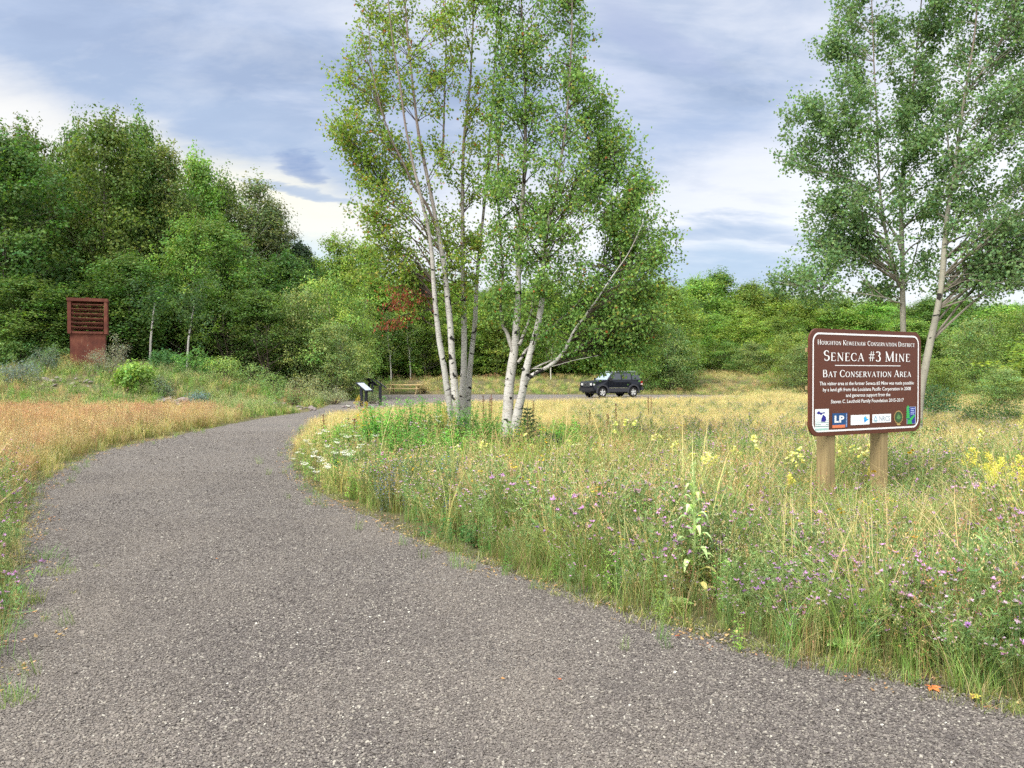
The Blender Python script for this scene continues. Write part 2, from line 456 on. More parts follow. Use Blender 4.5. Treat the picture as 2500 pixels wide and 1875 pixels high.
# ------------------------------------------------------------------ scattering by geometry nodes (only for what nobody could count)
def protos(name, objs):
    c = bpy.data.collections.new(name)
    for k, o in enumerate(objs):
        c.objects.link(o)
    return c
def scatter(name, objs, pts, rot, scl, idx, label=None, cat=None):
    """objs: unlinked objects whose names sort in order; one instance per point"""
    coll = protos(name + '_kinds', objs)
    me = bpy.data.meshes.new(name); n = len(pts)
    me.vertices.add(n); me.vertices.foreach_set('co', np.asarray(pts, 'f').ravel())
    a = me.attributes.new('rot', 'FLOAT_VECTOR', 'POINT'); a.data.foreach_set('vector', np.asarray(rot, 'f').ravel())
    scl = np.asarray(scl, 'f')
    if scl.ndim == 1: scl = np.repeat(scl[:, None], 3, 1)
    a = me.attributes.new('scl', 'FLOAT_VECTOR', 'POINT'); a.data.foreach_set('vector', scl.ravel())
    a = me.attributes.new('idx', 'INT', 'POINT'); a.data.foreach_set('value', np.asarray(idx, 'i'))
    me.update()
    o = bpy.data.objects.new(name, me); COL.objects.link(o)
    ng = bpy.data.node_groups.new(name, 'GeometryNodeTree')
    ng.interface.new_socket('Geometry', in_out='INPUT', socket_type='NodeSocketGeometry')
    ng.interface.new_socket('Geometry', in_out='OUTPUT', socket_type='NodeSocketGeometry')
    N, L = ng.nodes, ng.links
    gi = N.new('NodeGroupInput'); go = N.new('NodeGroupOutput')
    ci = N.new('GeometryNodeCollectionInfo'); ci.inputs[0].default_value = coll
    ci.inputs['Separate Children'].default_value = True; ci.inputs['Reset Children'].default_value = True
    ip = N.new('GeometryNodeInstanceOnPoints'); ip.inputs['Pick Instance'].default_value = True
    def attr(nm, tp):
        x = N.new('GeometryNodeInputNamedAttribute'); x.data_type = tp; x.inputs[0].default_value = nm; return x.outputs[0]
    e2r = N.new('FunctionNodeEulerToRotation')
    L.new(attr('rot', 'FLOAT_VECTOR'), e2r.inputs[0])
    L.new(gi.outputs[0], ip.inputs['Points']); L.new(ci.outputs[0], ip.inputs['Instance'])
    L.new(attr('idx', 'INT'), ip.inputs['Instance Index']); L.new(e2r.outputs[0], ip.inputs['Rotation'])
    L.new(attr('scl', 'FLOAT_VECTOR'), ip.inputs['Scale']); L.new(ip.outputs[0], go.inputs[0])
    md = o.modifiers.new('scatter', 'NODES'); md.node_group = ng
    return tag(o, label, cat, kind='stuff')
def rand_rot(rng, n, tilt=0.1):
    return np.stack([rng.normal(0, tilt, n), rng.normal(0, tilt, n), rng.uniform(0, 6.283, n)], 1)
def frustum_pts(rng, y0, y1, dens, margin=1.0, xmin=None, xmax=None):
    k = 0.66
    hw = k * y1 + margin
    n = int(dens * (y1 - y0) * 2 * hw)
    p = np.column_stack([rng.uniform(-hw, hw, n), rng.uniform(y0, y1, n)])
    s = np.abs(p[:, 0]) < k * p[:, 1] + margin
    if xmin is not None: s &= p[:, 0] > xmin
    if xmax is not None: s &= p[:, 0] < xmax
    return p[s]

# ------------------------------------------------------------------ loose stones of the gravel
rng = np.random.default_rng(11)
m, q = new_mat('stone')
r = q.n('ShaderNodeObjectInfo').outputs['Random']
c = q.ramp(r, [(0.0, (0.034, 0.030, 0.026)), (0.3, (0.073, 0.063, 0.057)), (0.6, (0.117, 0.103, 0.091)), (0.86, (0.170, 0.151, 0.128)), (0.96, (0.243, 0.222, 0.180)), (0.993, (0.352, 0.329, 0.275)), (1.0, (0.534, 0.522, 0.444))])
t = q.n('ShaderNodeTexCoord').outputs['Object']
c = q.mix(q.ramp(q.noise(t, 1.2, 4, 0.6), [(0.4, 0.0), (0.65, 0.5)]), c, (0.092, 0.077, 0.069, 1))
lc = q.n('ShaderNodeObjectInfo').outputs['Location']
wear = q.noise(q.map(lc, (1, .38, 1)), 0.75, 4, 0.5, 0.5)
c = q.mix(q.ramp(wear, [(0.42, 0.0), (0.62, 0.48)]), c, (0.186, 0.161, 0.133, 1))
c = q.mix(q.ramp(q.noise(lc, 1.3, 4, 0.6), [(0.50, 0.0), (0.68, 0.38)]), c, (0.060, 0.052, 0.048, 1))
finish(m, q, principled(q, c, 0.8, 0.3))
M['stone'] = m
def stone_mesh(seed, flat=0.55, sub=1):
    rs = np.random.default_rng(seed)
    b = bmesh.new(); bmesh.ops.create_icosphere(b, subdivisions=sub, radius=1)
    v = np.array([x.co[:] for x in b.verts]); f = np.array([[y.index for y in x.verts] for x in b.faces]); b.free()
    for _ in range(5):   # cut facets
        nrm = unit(rs.normal(size=3)); d = rs.uniform(0.45, 0.8); s = v @ nrm
        v = v - np.outer(np.maximum(s - d, 0), nrm)
    v *= rs.uniform(0.75, 1.25, 3) * np.array([1, 1, flat])
    return v, f
st = []
for k in range(6):
    b = MB(); v, f = stone_mesh(k + 1); b.add(v, f); st.append(b.obj('stone_' + 'abcdef'[k], M['stone'], link=False))
P_, S_ = [], []
for (y0, y1, dn, s0, s1) in [(2.9, 4.6, 11500, .0034, .0088), (4.6, 6.5, 7200, .0038, .0090), (6.5, 9.5, 3200, .0045, .0095), (9.5, 14, 1100, .006, .011), (14, 24, 220, .008, .015)]:
    p = frustum_pts(rng, y0, y1, dn, 0.2)
    d = pdist(p); p = p[d < 0.12 + rng.normal(0, 0.12, len(p))]
    P_.append(p); S_.append(rng.uniform(0, 1, len(p)) ** 2.4 * (s1 - s0) * 1.3 + s0)
p = np.concatenate(P_); s = np.concatenate(S_)
kb = rng.uniform(0, 1, len(p)) < .012; s[kb] *= rng.uniform(1.4, 2.0, kb.sum())
scatter('gravel_stones', st, np.column_stack([p, 0.006 + s * 0.25]), rand_rot(rng, len(p), 0.25), s, rng.integers(0, 6, len(p)),
        'loose grey gravel stones covering the curving path', 'gravel')
print('stones', len(p))
# ------------------------------------------------------------------ background trees: trunk, limbs and clumps of leaf-sized faces
def jit(rng, c, n, dv=0.25, dh=0.12):
    """leaf colours round a base colour: some lighter, some yellower"""
    c = np.asarray(c, float)
    k = np.clip(rng.normal(1, dv, n), 0.45, 1.8)[:, None]
    s = rng.normal(0, dh, n)
    out = np.tile(c, (n, 1)) * k
    out[:, 0] *= 1 + s; out[:, 2] *= 1 - s * 0.8
    return np.clip(out, 0.004, 0.9)
def leaf_blob(mb, rng, ctr, sig, n, size, col, mat=0, asp=0.8, droop=0.0, dv=0.22):
    p = ctr + rng.normal(0, 1, (n, 3)) * sig
    d = unit(rng.normal(0, 1, (n, 3)) + np.array([0, 0, -droop]))
    up = unit(rng.normal(0, 0.40, (n, 3)) + (p - ctr) / (np.mean(sig) * 2.2) + np.array([0, 0, 0.7]))
    s = unit(np.cross(d, up)); d = unit(np.cross(up, s))
    mb.kites(p, d, s, rng.uniform(0.6, 1.25, n) * size, jit(rng, col, n, dv), mat, asp)
SHAPES = {
    'dome': lambda t: (1.0 if t < .45 else math.sqrt(max(0, 1 - ((t - .45) / .56) ** 2))) * (0.72 + 0.5 * min(1, t * 1.6)) * .85,
    'round': lambda t: math.sin(math.pi * min(1, 0.12 + 0.88 * t)) ** 0.6,
    'oval': lambda t: (math.sin(math.pi * (0.08 + 0.9 * t)) ** 0.75) * (1.05 - 0.25 * t),
    'cone': lambda t: 1.02 - t ** 0.9,
    'egg': lambda t: (0.72 + 0.5 * t) * (1 - t ** 2.6) + 0.03,
    'bush': lambda t: (1 - t ** 2.0) ** 0.6,
}
def tree_proto(seed, h, r, base, shape, ncl, nlf, leaf, col, sig=0.34, rise=0.5, trunk='trunk', tr=0.011, ntrunk=1, airy=0.0, asp=0.8, wood=True):
    rng = np.random.default_rng(seed)
    T = MB(); C = MB()
    tops = []
    for k in range(ntrunk):
        a = rng.uniform(0, 6.28); off = 0 if ntrunk == 1 else rng.uniform(0.15, 0.5) * r * 0.5
        n = 9; t = np.linspace(0, 1, n)
        hh = h * (1 if k == 0 else rng.uniform(0.7, 0.95))
        wv = np.cumsum(rng.normal(0, 0.022, (n, 2)), 0) * h * 0.35
        pts = np.column_stack([wv[:, 0] - wv[0, 0] + math.cos(a) * off * t * 2, wv[:, 1] - wv[0, 1] + math.sin(a) * off * t * 2, t * hh - 0.25 * (t == 0)])
        T.tube(pts, np.maximum(tr * h * (1 - t) ** 0.8, 0.012) * (1 if k == 0 else 0.75), 6)
        tops.append(pts)
    ga = 2.399
    for i in range(ncl):
        tt = rng.uniform(0, 1) ** 0.85
        rr = r * SHAPES[shape](tt)
        az = i * ga + rng.normal(0, 0.5)
        # clumps gather near the outside of the crown, uneven in reach
        q = (1 - rng.uniform(0, 1) ** 1.9) * (1 + 0.22 * math.sin(az * 2.3 + tt * 5 + seed) + rng.normal(0, 0.08))
        z = h * (base + (1 - base) * tt)
        pts = tops[i % ntrunk]
        zt = max(0.08 * h, z - rise * q * rr)
        j = np.interp(zt, pts[:, 2], np.arange(len(pts)))
        st_ = np.array([np.interp(j, np.arange(len(pts)), pts[:, k]) for k in range(3)])
        jc = np.interp(z, pts[:, 2], np.arange(len(pts)))
        ax = np.array([np.interp(jc, np.arange(len(pts)), pts[:, k]) for k in range(2)])
        ctr = np.array([ax[0] * 0.7 + math.cos(az) * rr * q, ax[1] * 0.7 + math.sin(az) * rr * q, z + rng.normal(0, 0.02) * h])
        if wood and (i % 2 == 0 or airy > 0.3):
            mid = st_ * 0.45 + ctr * 0.55 + np.array([0, 0, -0.06 * rr])
            rb = tr * h * 0.22 * (1.1 - tt)
            T.tube([st_, mid, ctr], [rb + 0.006, rb * 0.6 + 0.005, 0.006], 4, cap=False)
        sz = rng.uniform(0.65, 1.35)
        cc = np.asarray(col) * rng.uniform(0.68, 1.38) * np.array([rng.uniform(0.85, 1.25), 1, rng.uniform(0.8, 1.1)])
        leaf_blob(C, rng, ctr, np.array([1, 1, 0.50]) * sig * sz, int(nlf * sz * sz * (1 - 0.5 * airy)), leaf, cc, 0, asp)
        # leader sprays that break the outline
        if rng.uniform() < 0.30:
            e = unit(np.array([math.cos(az) * (1 - tt), math.sin(az) * (1 - tt), 0.5 + 1.3 * tt]))
            for kk in (0.5, 1.0, 1.45):
                leaf_blob(C, rng, ctr + e * sig * 2.0 * kk, np.array([1, 1, 1]) * sig * 0.38, int(nlf * 0.16), leaf * 0.9, cc * 1.05, 0, asp)
    return T.mesh('trunk', M[trunk], True), C.mesh('crown', M['leaf'])
# base colours of the kinds of tree in view
DK = (0.034, 0.064, 0.024); MAPLE = (0.068, 0.120, 0.026); MID = (0.085, 0.135, 0.030); LT = (0.150, 0.232, 0.042)
YG = (0.16, 0.23, 0.04); GREY = (0.12, 0.155, 0.066); BLUE = (0.06, 0.10, 0.045)
KINDS = {
    'maple': [(1, 14, 3.6, .03, 'dome', 340, 62, .21, MAPLE, .46, .5, 'trunk'), (2, 14, 3.3, .04, 'dome', 330, 62, .20, (0.074, 0.124, 0.026), .44, .6, 'trunk')],
    'aspen_bg': [(3, 14, 2.3, .14, 'oval', 230, 50, .16, (0.105, 0.155, 0.042), .36, .8, 'pale_trunk', .009), (4, 14, 2.0, .22, 'oval', 180, 46, .16, GREY, .36, .8, 'pale_trunk', .009)],
    'spruce': [(5, 12, 2.1, .02, 'cone', 330, 60, .15, DK, .26, -.05, 'trunk')],
    'light': [(6, 10, 2.6, .03, 'oval', 260, 62, .15, LT, .33, .8, 'trunk', .009, 2), (7, 10, 2.5, .03, 'egg', 260, 60, .15, (0.135, 0.215, 0.040), .33, .7, 'trunk', .009, 2)],
    'willow': [(8, 5, 2.2, .0, 'bush', 170, 72, .10, (0.155, 0.232, 0.055), .26, .9, 'trunk', .008, 4), (9, 5, 2.1, .0, 'bush', 170, 70, .10, (0.145, 0.208, 0.072), .26, .9, 'trunk', .008, 4)],
    'oak': [(10, 12, 4.0, .02, 'round', 330, 66, .19, (0.115, 0.200, 0.036), .42, .5, 'trunk'), (12, 12, 3.6, .02, 'round', 320, 64, .19, (0.135, 0.220, 0.040), .42, .5, 'trunk')],
    'thin': [(11, 9, 1.5, .28, 'oval', 90, 42, .13, (0.085, 0.14, 0.035), .32, .9, 'pale_trunk', .008)],
    'dead': [(13, 4, 1.6, .1, 'egg', 70, 4, .06, (0.16, 0.13, 0.10), .20, .9, 'twig', .008, 5, 1.0)],
}
PROTO = {}
for kd, lst in KINDS.items():
    PROTO[kd] = [(tree_proto(*a), a[1], a[2]) for a in lst]
def place_tree(kd, var, px, Y, top=None, h=None, wide=None, rz=None, name='tree', label=None, cat='tree', group=None, x=None):
    """a tree whose stem stands at depth Y under photo column px and whose tip reaches photo row top"""
    (tm, cm), H0, R0 = PROTO[kd][var % len(PROTO[kd])]
    X = ray(px, HOR)[0] * Y if x is None else x
    z0 = H(X, Y)
    if h is None: h = P(px, top, Y).z - z0
    s = h / H0
    w_ = s if wide is None else wide / (2 * R0)
    r_ = random.Random(int(px * 7 + Y * 13))
    o = empty(name, (X, Y, z0), r_.uniform(0, 6.28) if rz is None else rz, label, cat, group)
    o.scale = (w_, w_, s)
    for nm, me in (('trunk', tm), ('crown', cm)):
        c_ = bpy.data.objects.new(nm, me); COL.objects.link(c_); c_.parent = o
    return o
GF = 'trees along the forest edge'
T_ = [ # kind, variant, px, Y, top px, width m, name, label
 ('maple', 0, 15, 49, 362, 7.5, 'maple_tree', 'dark maple at the left edge of the photo, its lower branches in deep shade'),
 ('maple', 1, 78, 55, 336, 5.6, 'maple_tree', 'tall maple rising behind and to the left of the rust red bat cage'),
 ('maple', 0, 190, 60, 345, 5.4, 'maple_tree', 'maple with sky showing through beside its top, directly above the rust red bat cage'),
 ('maple', 1, 262, 54, 316, 6.4, 'maple_tree', 'broad dark tree right of the bat cage, the tallest on the left'),
 ('maple', 0, 345, 57, 330, 6.0, 'maple_tree', 'dense dark tree right of the tallest one, with two pale stems showing'),
 ('aspen_bg', 0, 404, 56, 362, 4.4, 'aspen_tree', 'tree at the right shoulder of the dark group, before the gap of bright sky'),
 ('light', 0, 497, 62, 392, 5.8, 'birch_tree', 'light green pointed tree standing right of the bright gap in the treeline'),
 ('aspen_bg', 1, 598, 64, 448, 5.2, 'aspen_tree', 'grey green airy aspen with pale leaning stems, left of the leaning top'),
 ('aspen_bg', 1, 692, 66, 500, 4.4, 'aspen_tree', 'thin crowned aspen with blue sky showing through, last tall one before the dip'),
 ('maple', 0, 545, 66, 462, 5.6, 'maple_tree', 'leafy tree between the light green pointed one and the grey green aspen'),
 ('maple', 1, 645, 68, 520, 5.2, 'maple_tree', 'darker leafy tree between the grey green aspen and the last tall one'),
 ('maple', 1, 545, 56, 560, 6.0, 'small_maple', 'low maple filling in under the two grey green aspens'),
 ('light', 1, 450, 50, 545, 4.5, 'birch_tree', 'bright yellow green young tree in front of the dark forest'),
 ('spruce', 0, 735, 66, 600, 5.5, 'spruce_tree', 'dark blue green spruce in the dip of the treeline'),
 ('light', 1, 815, 68, 588, 6.5, 'birch_tree', 'light green tree with feathery tip right of the dark spruce'),
 ('maple', 0, 700, 60, 640, 6.5, 'small_maple', 'dark green tree in front of the spruce in the dip'),
 ('light', 0, 905, 81, 600, 6.5, 'birch_tree', 'green tree left of the birch clump with its top against pale sky'),
 ('willow', 0, 790, 54, 694, 5.2, 'willow_bush', 'tall light green willow above the black reader panels'),
 ('willow', 1, 730, 53, 722, 4.4, 'willow_bush', 'light green willow left of the one above the panels'),
 ('willow', 0, 860, 56, 735, 4.6, 'willow_bush', 'yellow green willow right of the one above the panels'),
 ('willow', 1, 820, 52, 800, 4.0, 'willow_bush', 'low dense willow directly behind the black reader panels'),
 ('light', 1, 960, 83, 690, 7.0, 'birch_tree', 'green tree behind the picnic table'),
 ('light', 0, 1040, 85, 668, 7.0, 'birch_tree', 'green tree seen just left of the white birch stems'),
 ('oak', 0, 1120, 89, 690, 8.5, 'oak_tree', 'round tree seen between the white stems of the left birch'),
 ('light', 1, 1215, 87, 700, 6.5, 'birch_tree', 'green tree between the two birch clumps'),
 ('oak', 1, 1330, 91, 690, 8.5, 'oak_tree', 'round tree behind the forked right birch, left of the car'),
 ('light', 0, 1420, 89, 705, 6.5, 'birch_tree', 'green tree rising behind the bonnet of the dark car'),
 ('light', 1, 1500, 87, 700, 7.0, 'birch_tree', 'green tree rising behind the roof of the dark car'),
 ('light', 0, 1585, 77, 690, 6.5, 'birch_tree', 'bright green tree just right of the dark car, its top against the sky'),
 ('light', 1, 1640, 75, 712, 6.0, 'birch_tree', 'bright green pointed tree at the right end of the clump behind the car'),
 ('willow', 0, 1560, 71, 800, 4.8, 'willow_bush', 'dark low bush touching the rear of the car'),
 ('willow', 1, 1640, 72, 800, 5.4, 'willow_bush', 'rounded willow at the right end of the clump, over the tan grass'),
 ('thin', 0, 900, 79, 740, 3.0, 'young_birch', 'thin young birch with bare white stem behind the picnic table'),
 ('thin', 0, 955, 79, 760, 3.0, 'young_birch', 'thin young birch with bare white stem above the left end of the picnic table'),
 ('thin', 0, 1002, 81, 750, 3.2, 'young_birch', 'thin young birch with bare white stem above the right end of the picnic table'),
 ('thin', 0, 1345, 81, 760, 3.0, 'young_birch', 'pair of bare pale stems left of the dark car'),
 ('oak', 1, 1700, 116, 688, 11, 'oak_tree', 'round bright tree on the right skyline, nearest to the clump behind the car'),
 ('oak', 0, 1752, 120, 674, 12, 'oak_tree', 'highest round crown on the right skyline'),
 ('oak', 1, 1830, 118, 700, 11, 'oak_tree', 'round crown on the skyline right of the highest one'),
 ('oak', 0, 1900, 116, 716, 11, 'oak_tree', 'round crown on the skyline where the low aspen branch hangs'),
 ('oak', 1, 1975, 112, 728, 10, 'oak_tree', 'green crown just left of the brown sign'),
 ('oak', 0, 2060, 108, 735, 10, 'oak_tree', 'green crown on the skyline above the left half of the brown sign'),
 ('oak', 1, 2140, 106, 740, 10, 'oak_tree', 'green crown on the skyline above the right half of the brown sign'),
 ('maple', 0, 2270, 92, 738, 9, 'maple_tree', 'darker tree seen between the two aspen stems'),
 ('oak', 0, 2350, 94, 738, 9, 'oak_tree', 'dark green crown right of the leaning aspen stem'),
 ('oak', 1, 2440, 90, 752, 9, 'oak_tree', 'green crown near the right edge of the photo'),
 ('light', 0, 1735, 104, 770, 7, 'birch_tree', 'light green tree standing in front of the highest skyline crown'),
 ('light', 1, 1800, 100, 762, 7, 'birch_tree', 'mid green pointed tree in the gap of the tan field'),
 ('light', 0, 1870, 98, 785, 7, 'birch_tree', 'light green tree over the end of the tan field'),
 ('light', 1, 1930, 92, 778, 6.5, 'birch_tree', 'light green tree touching the left edge of the brown sign'),
 ('willow', 0, 1770, 96, 838, 6, 'willow_bush', 'willow at the far edge of the tan field'),
 ('willow', 1, 1850, 92, 842, 6, 'willow_bush', 'grey green willow at the far edge of the tan field, second from the sign'),
 ('willow', 0, 1925, 74, 820, 5.0, 'willow_bush', 'pale willow just left of the brown sign'),
 ('willow', 1, 1970, 62, 850, 4.2, 'willow_bush', 'low willow half hidden by the left edge of the brown sign'),
 ('willow', 0, 2290, 40, 880, 2.6, 'dark_shrub', 'dark green shrub behind the foot of the leaning aspen stem'),
 ('willow', 1, 2395, 58, 790, 5.5, 'willow_bush', 'pale grey green willow right of the leaning aspen stem'),
 ('willow', 0, 2475, 52, 770, 5.0, 'willow_bush', 'pale green willow at the right edge of the photo'),
 ('willow', 1, 2440, 36, 905, 2.6, 'willow_bush', 'low green willow in front of the pale ones at the right edge'),
 ('willow', 0, 2330, 66, 815, 4.5, 'willow_bush', 'green willow directly right of the aspen foot'),
 ('willow', 1, 2130, 60, 850, 6.0, 'willow_bush', 'willow hidden behind the lower half of the brown sign'),
 ('dead', 0, 655, 50, 790, 4.4, 'dead_brush', 'tangle of bare grey branches left of the light green willows'),
 ('dead', 0, 560, 50, 765, 4.6, 'dead_brush', 'tangle of bare branches under the grey green aspens'),
 ('dead', 0, 450, 50, 775, 4.2, 'dead_brush', 'tangle of bare leaning stems right of the single white stem'),
 ('maple', 1, 330, 49, 640, 6.0, 'small_maple', 'low maple with paler leaves in front of the dark forest, right of the cage'),
 ('maple', 0, 190, 60, 560, 7.0, 'small_maple', 'low dark maple directly behind the rust red bat cage'),
 ('maple', 1, 60, 46, 690, 6.0, 'small_maple', 'low dark maple at the far left, over the blue green weeds'),
 ('maple', 0, 625, 52, 720, 5.0, 'small_maple', 'dark low maple behind the tangle of bare branches'),
]
for (kd, va, px, Y, top, wd, nm, lb) in T_:
    place_tree(kd, va, px, Y, top, None, wd, None, nm, lb, 'shrub' if ('bush' in nm or 'shrub' in nm or 'brush' in nm) else 'tree', GF if kd != 'dead' else 'bare brush at the forest edge')
# bare pale stems in front of the dark forest
def pale_stem(pp, Y, r0, label, nm='bare_birch'):
    b = MB(); X = ray(pp[0][0], HOR)[0] * Y
    base = Vector((X, Y, H(X, Y)))
    pts = [np.array(P(px, py, Y) - base) for px, py in pp]
    pts[0][2] = -0.1
    b.tube(pts, np.linspace(r0 * .62, r0 * 0.3, len(pts)), 7)
    o = empty(nm, base, 0, label, 'tree', 'pale stems at the forest edge')
    b.obj('trunk', M['birch'], o, True)
    c = MB(); rg = np.random.default_rng(int(pp[0][0]))
    for k in range(26):
        leaf_blob(c, rg, pts[-1] + rg.normal(0, [0.7, 0.5, 0.8]), np.array([.25, .25, .2]), 40, .13, (0.05, 0.09, 0.03))
    for k in range(10):
        leaf_blob(c, rg, pts[-1] * .86 + rg.normal(0, [0.35, 0.25, 0.3]) + np.array([0, -.3, 0]), np.array([.2, .2, .15]), 30, .12, (0.07, 0.12, 0.03))
    c.obj('crown', M['leaf'], o)
pale_stem([(365, 885), (368, 830), (374, 770), (378, 740)], 45.5, 0.11, 'single slender white stem right of the rust red bat cage')
pale_stem([(455, 885), (460, 830), (468, 780), (474, 745)], 46, 0.10, 'slender grey white stem standing in front of the bare brush')
pale_stem([(118, 900), (112, 860), (110, 800), (108, 750)], 47.5, 0.08, 'thin stem in shade left of the rust red bat cage')

# the wood behind: a mass of crowns nobody could count
rng = np.random.default_rng(77)
wood = []
for i_, (kd, va) in enumerate([('maple', 0), ('maple', 1), ('oak', 0), ('oak', 1), ('light', 0), ('spruce', 0)]):
    o = bpy.data.objects.new('wood_' + 'abcdef'[i_], PROTO[kd][va][0][1]); wood.append(o)
WP = []
def row(px0, px1, Y0, Y1, top0, top1, n, kinds, jit_=25):
    for k in range(n):
        t = (k + rng.uniform(0, 1)) / n
        px = px0 + (px1 - px0) * t; Y = rng.uniform(Y0, Y1)
        top = top0 + (top1 - top0) * t + rng.uniform(0, 1) ** 2 * jit_ * 2.2
        X = ray(px, HOR)[0] * Y; z0 = H(X, Y); kd = int(rng.choice(kinds))
        h = P(px, top, Y).z - z0
        H0 = [14, 14, 12, 12, 10, 12][kd]; R0 = [3.6, 3.3, 4.0, 3.6, 2.6, 2.1][kd]
        WP.append((X, Y, z0, h / H0, max(h * 0.30, 3.6) / R0 * (0.85 + 0.3 * rng.uniform()), kd))
row(-260, 330, 60, 72, 410, 420, 22, [0, 1], 50)
row(-260, 400, 49, 57, 580, 620, 22, [0, 1], 60)
row(450, 720, 70, 82, 500, 630, 16, [0, 1, 4], 26)
row(480, 760, 58, 66, 660, 700, 12, [0, 1, 2], 40)
row(740, 1000, 84, 98, 630, 700, 14, [0, 4, 5], 30)
row(980, 1680, 96, 118, 712, 722, 36, [2, 3, 4, 0], 20)
row(980, 1660, 88, 96, 800, 800, 26, [2, 3, 4], 30)
row(1660, 2760, 122, 150, 728, 748, 44, [2, 3, 0], 14)
row(1690, 2260, 104, 118, 800, 805, 26, [2, 3, 4], 24)
row(2230, 2760, 66, 104, 775, 800, 26, [2, 0, 4], 20)
row(2560, 3000, 40, 60, 770, 760, 8, [2, 4], 20)
a = np.array(WP)
scatter('woodland', wood, a[:, :3], np.column_stack([np.zeros((len(a), 2)), rng.uniform(0, 6.28, len(a))]), np.column_stack([a[:, 4], a[:, 4], a[:, 3]]), a[:, 5],
        'dense green woodland closing the view behind the edge trees', 'woodland')
# ------------------------------------------------------------------ the birches and the aspens standing in the meadow
def curve(pts, n=24):
    """Catmull-Rom through the points"""
    p = np.array(pts, float); p = np.vstack([2 * p[0] - p[1], p, 2 * p[-1] - p[-2]])
    out = []; m = len(p) - 3
    for t in np.linspace(0, m - 1e-6, n):
        i = int(t); u = t - i; a, b, c, d = p[i:i + 4]
        out.append(0.5 * (2 * b + (c - a) * u + (2 * a - 5 * b + 4 * c - d) * u * u + (3 * b - a - 3 * c + d) * u ** 3))
    return np.array(out)
def limb_from(k_list):
    return set(k_list)
def branchy_tree(name, base, stems, env, nbr, nlf, leaf, colf, barkm, label, cat, seed, depth=0.8, twigm='twig', clump=0.30, rise=(0.5, 1.0), extra=None, droop=0.5, brad=1.0, zlim=99, asp=0.85, dens=None):
    """stems: list of (list of world points, base radius, tip radius). env(z) -> (x_left, x_right) world extents relative to the base"""
    rng = np.random.default_rng(seed)
    bx = np.array(base)
    o = empty(name, base, 0, label, 'tree')
    curves = []
    for (pts, r0, r1) in stems:
        c = curve(np.array(pts) - bx, 34)
        c += np.cumsum(rng.normal(0, 0.004, c.shape), 0) * np.array([1, 1, 0])
        T = MB(); t = np.linspace(0, 1, len(c))
        rad = 0.74 * r0 * (1 - t) ** 1.25 + r1 * t * 0.8
        rad *= 1 + 0.05 * np.sin(t * 37 + seed)
        rad[:3] *= np.array([1.22, 1.1, 1.04]) if c[0, 2] < 0.3 else 1
        T.tube(c, rad, 12)
        T.obj('trunk' if r0 > .06 or barkm != 'birch' else 'limb', M[barkm if r0 > .06 or barkm != 'birch' else 'limb'], o, True)
        curves.append((c, rad))
    B = MB(); L = MB()
    ctrs = []
    for i in range(nbr):
        # a target point for the branch, spread through the crown volume
        for _ in range(30):
            z = rng.uniform(env[0][0], env[-1][0])
            zs = [e[0] for e in env]
            xl = np.interp(z, zs, [e[1] for e in env]); xr = np.interp(z, zs, [e[2] for e in env])
            if rng.uniform() < (xr - xl) / max(e[2] - e[1] for e in env): break
        cx = (xl + xr) / 2; hw = (xr - xl) / 2
        u = rng.uniform(-1, 1)
        u = math.copysign(abs(u) ** 0.75, u)
        v = rng.uniform(-1, 1) * math.sqrt(max(0.02, 1 - u * u))
        if dens is not None and rng.uniform() > dens(cx + u * hw, z): continue
        tgt = np.array([cx + u * hw, v * hw * depth, z])
        # nearest stem, joined lower down
        best = None
        for ci, (c, rad) in enumerate(curves):
            hd = np.linalg.norm(c[:, :2] - tgt[:2], axis=1)
            cost = np.abs((tgt[2] - c[:, 2]) - hd * rng.uniform(*rise) * (.35 if tgt[2] < 4.2 else 1)) + hd * 0.55
            cost[rad < 0.008] += 1; cost[c[:, 2] < 1.75] += 3
            k = int(np.argmin(cost))
            if best is None or cost[k] < best[0]: best = (cost[k], ci, k)
        c, rad = curves[best[1]]; s = c[best[2]]; r = min(rad[best[2]] * 0.40, 0.022 if tgt[2] > 4.2 else .013) * brad
        d = tgt - s; ln = np.linalg.norm(d)
        if ln < 0.15: continue
        mid1 = s + d * 0.35 + np.array([0, 0, 0.07 * ln]) + rng.normal(0, 0.04, 3) * ln
        mid2 = s + d * 0.70 + np.array([0, 0, 0.06 * ln]) + rng.normal(0, 0.04, 3) * ln
        bc = curve([s, mid1, mid2, tgt], 9)
        B.tube(bc, np.linspace(max(r, 0.008), 0.0035, 9), 5, cap=False)
        # side twigs along the outer part
        nt = max(3, int(ln * 5.0))
        for k in range(nt):
            q = rng.uniform(0.30, 1.0); j = q * 8; a = bc[int(j)] * (1 - j % 1) + bc[min(8, int(j) + 1)] * (j % 1)
            e = unit(unit(d) * 0.6 + rng.normal(0, 0.75, 3) + np.array([0, 0, 0.25 - droop * 0.3])) * rng.uniform(0.18, 0.50) * (0.6 + 0.25 * ln)
            e = e * min(1, 0.75 / np.linalg.norm(e))
            tip = a + e; md = a + e * 0.5 + np.array([0, 0, 0.04])
            B.tube([a, md, tip + np.array([0, 0, -0.05 * droop])], [0.0045, 0.0032, 0.002], 3, cap=False)
            ctrs.append((a, md, tip))
    # leaves along the twigs
    ctrs = np.array(ctrs)
    n = int(nlf); pick = rng.integers(0, len(ctrs), n); t = rng.uniform(0.15, 1.08, n)[:, None]
    p = ctrs[pick, 0] * (1 - t) + ctrs[pick, 2] * t + rng.normal(0, 1, (n, 3)) * clump * 0.26
    d = unit(rng.normal(0, 0.8, (n, 3)) + np.array([0, 0, -droop]))
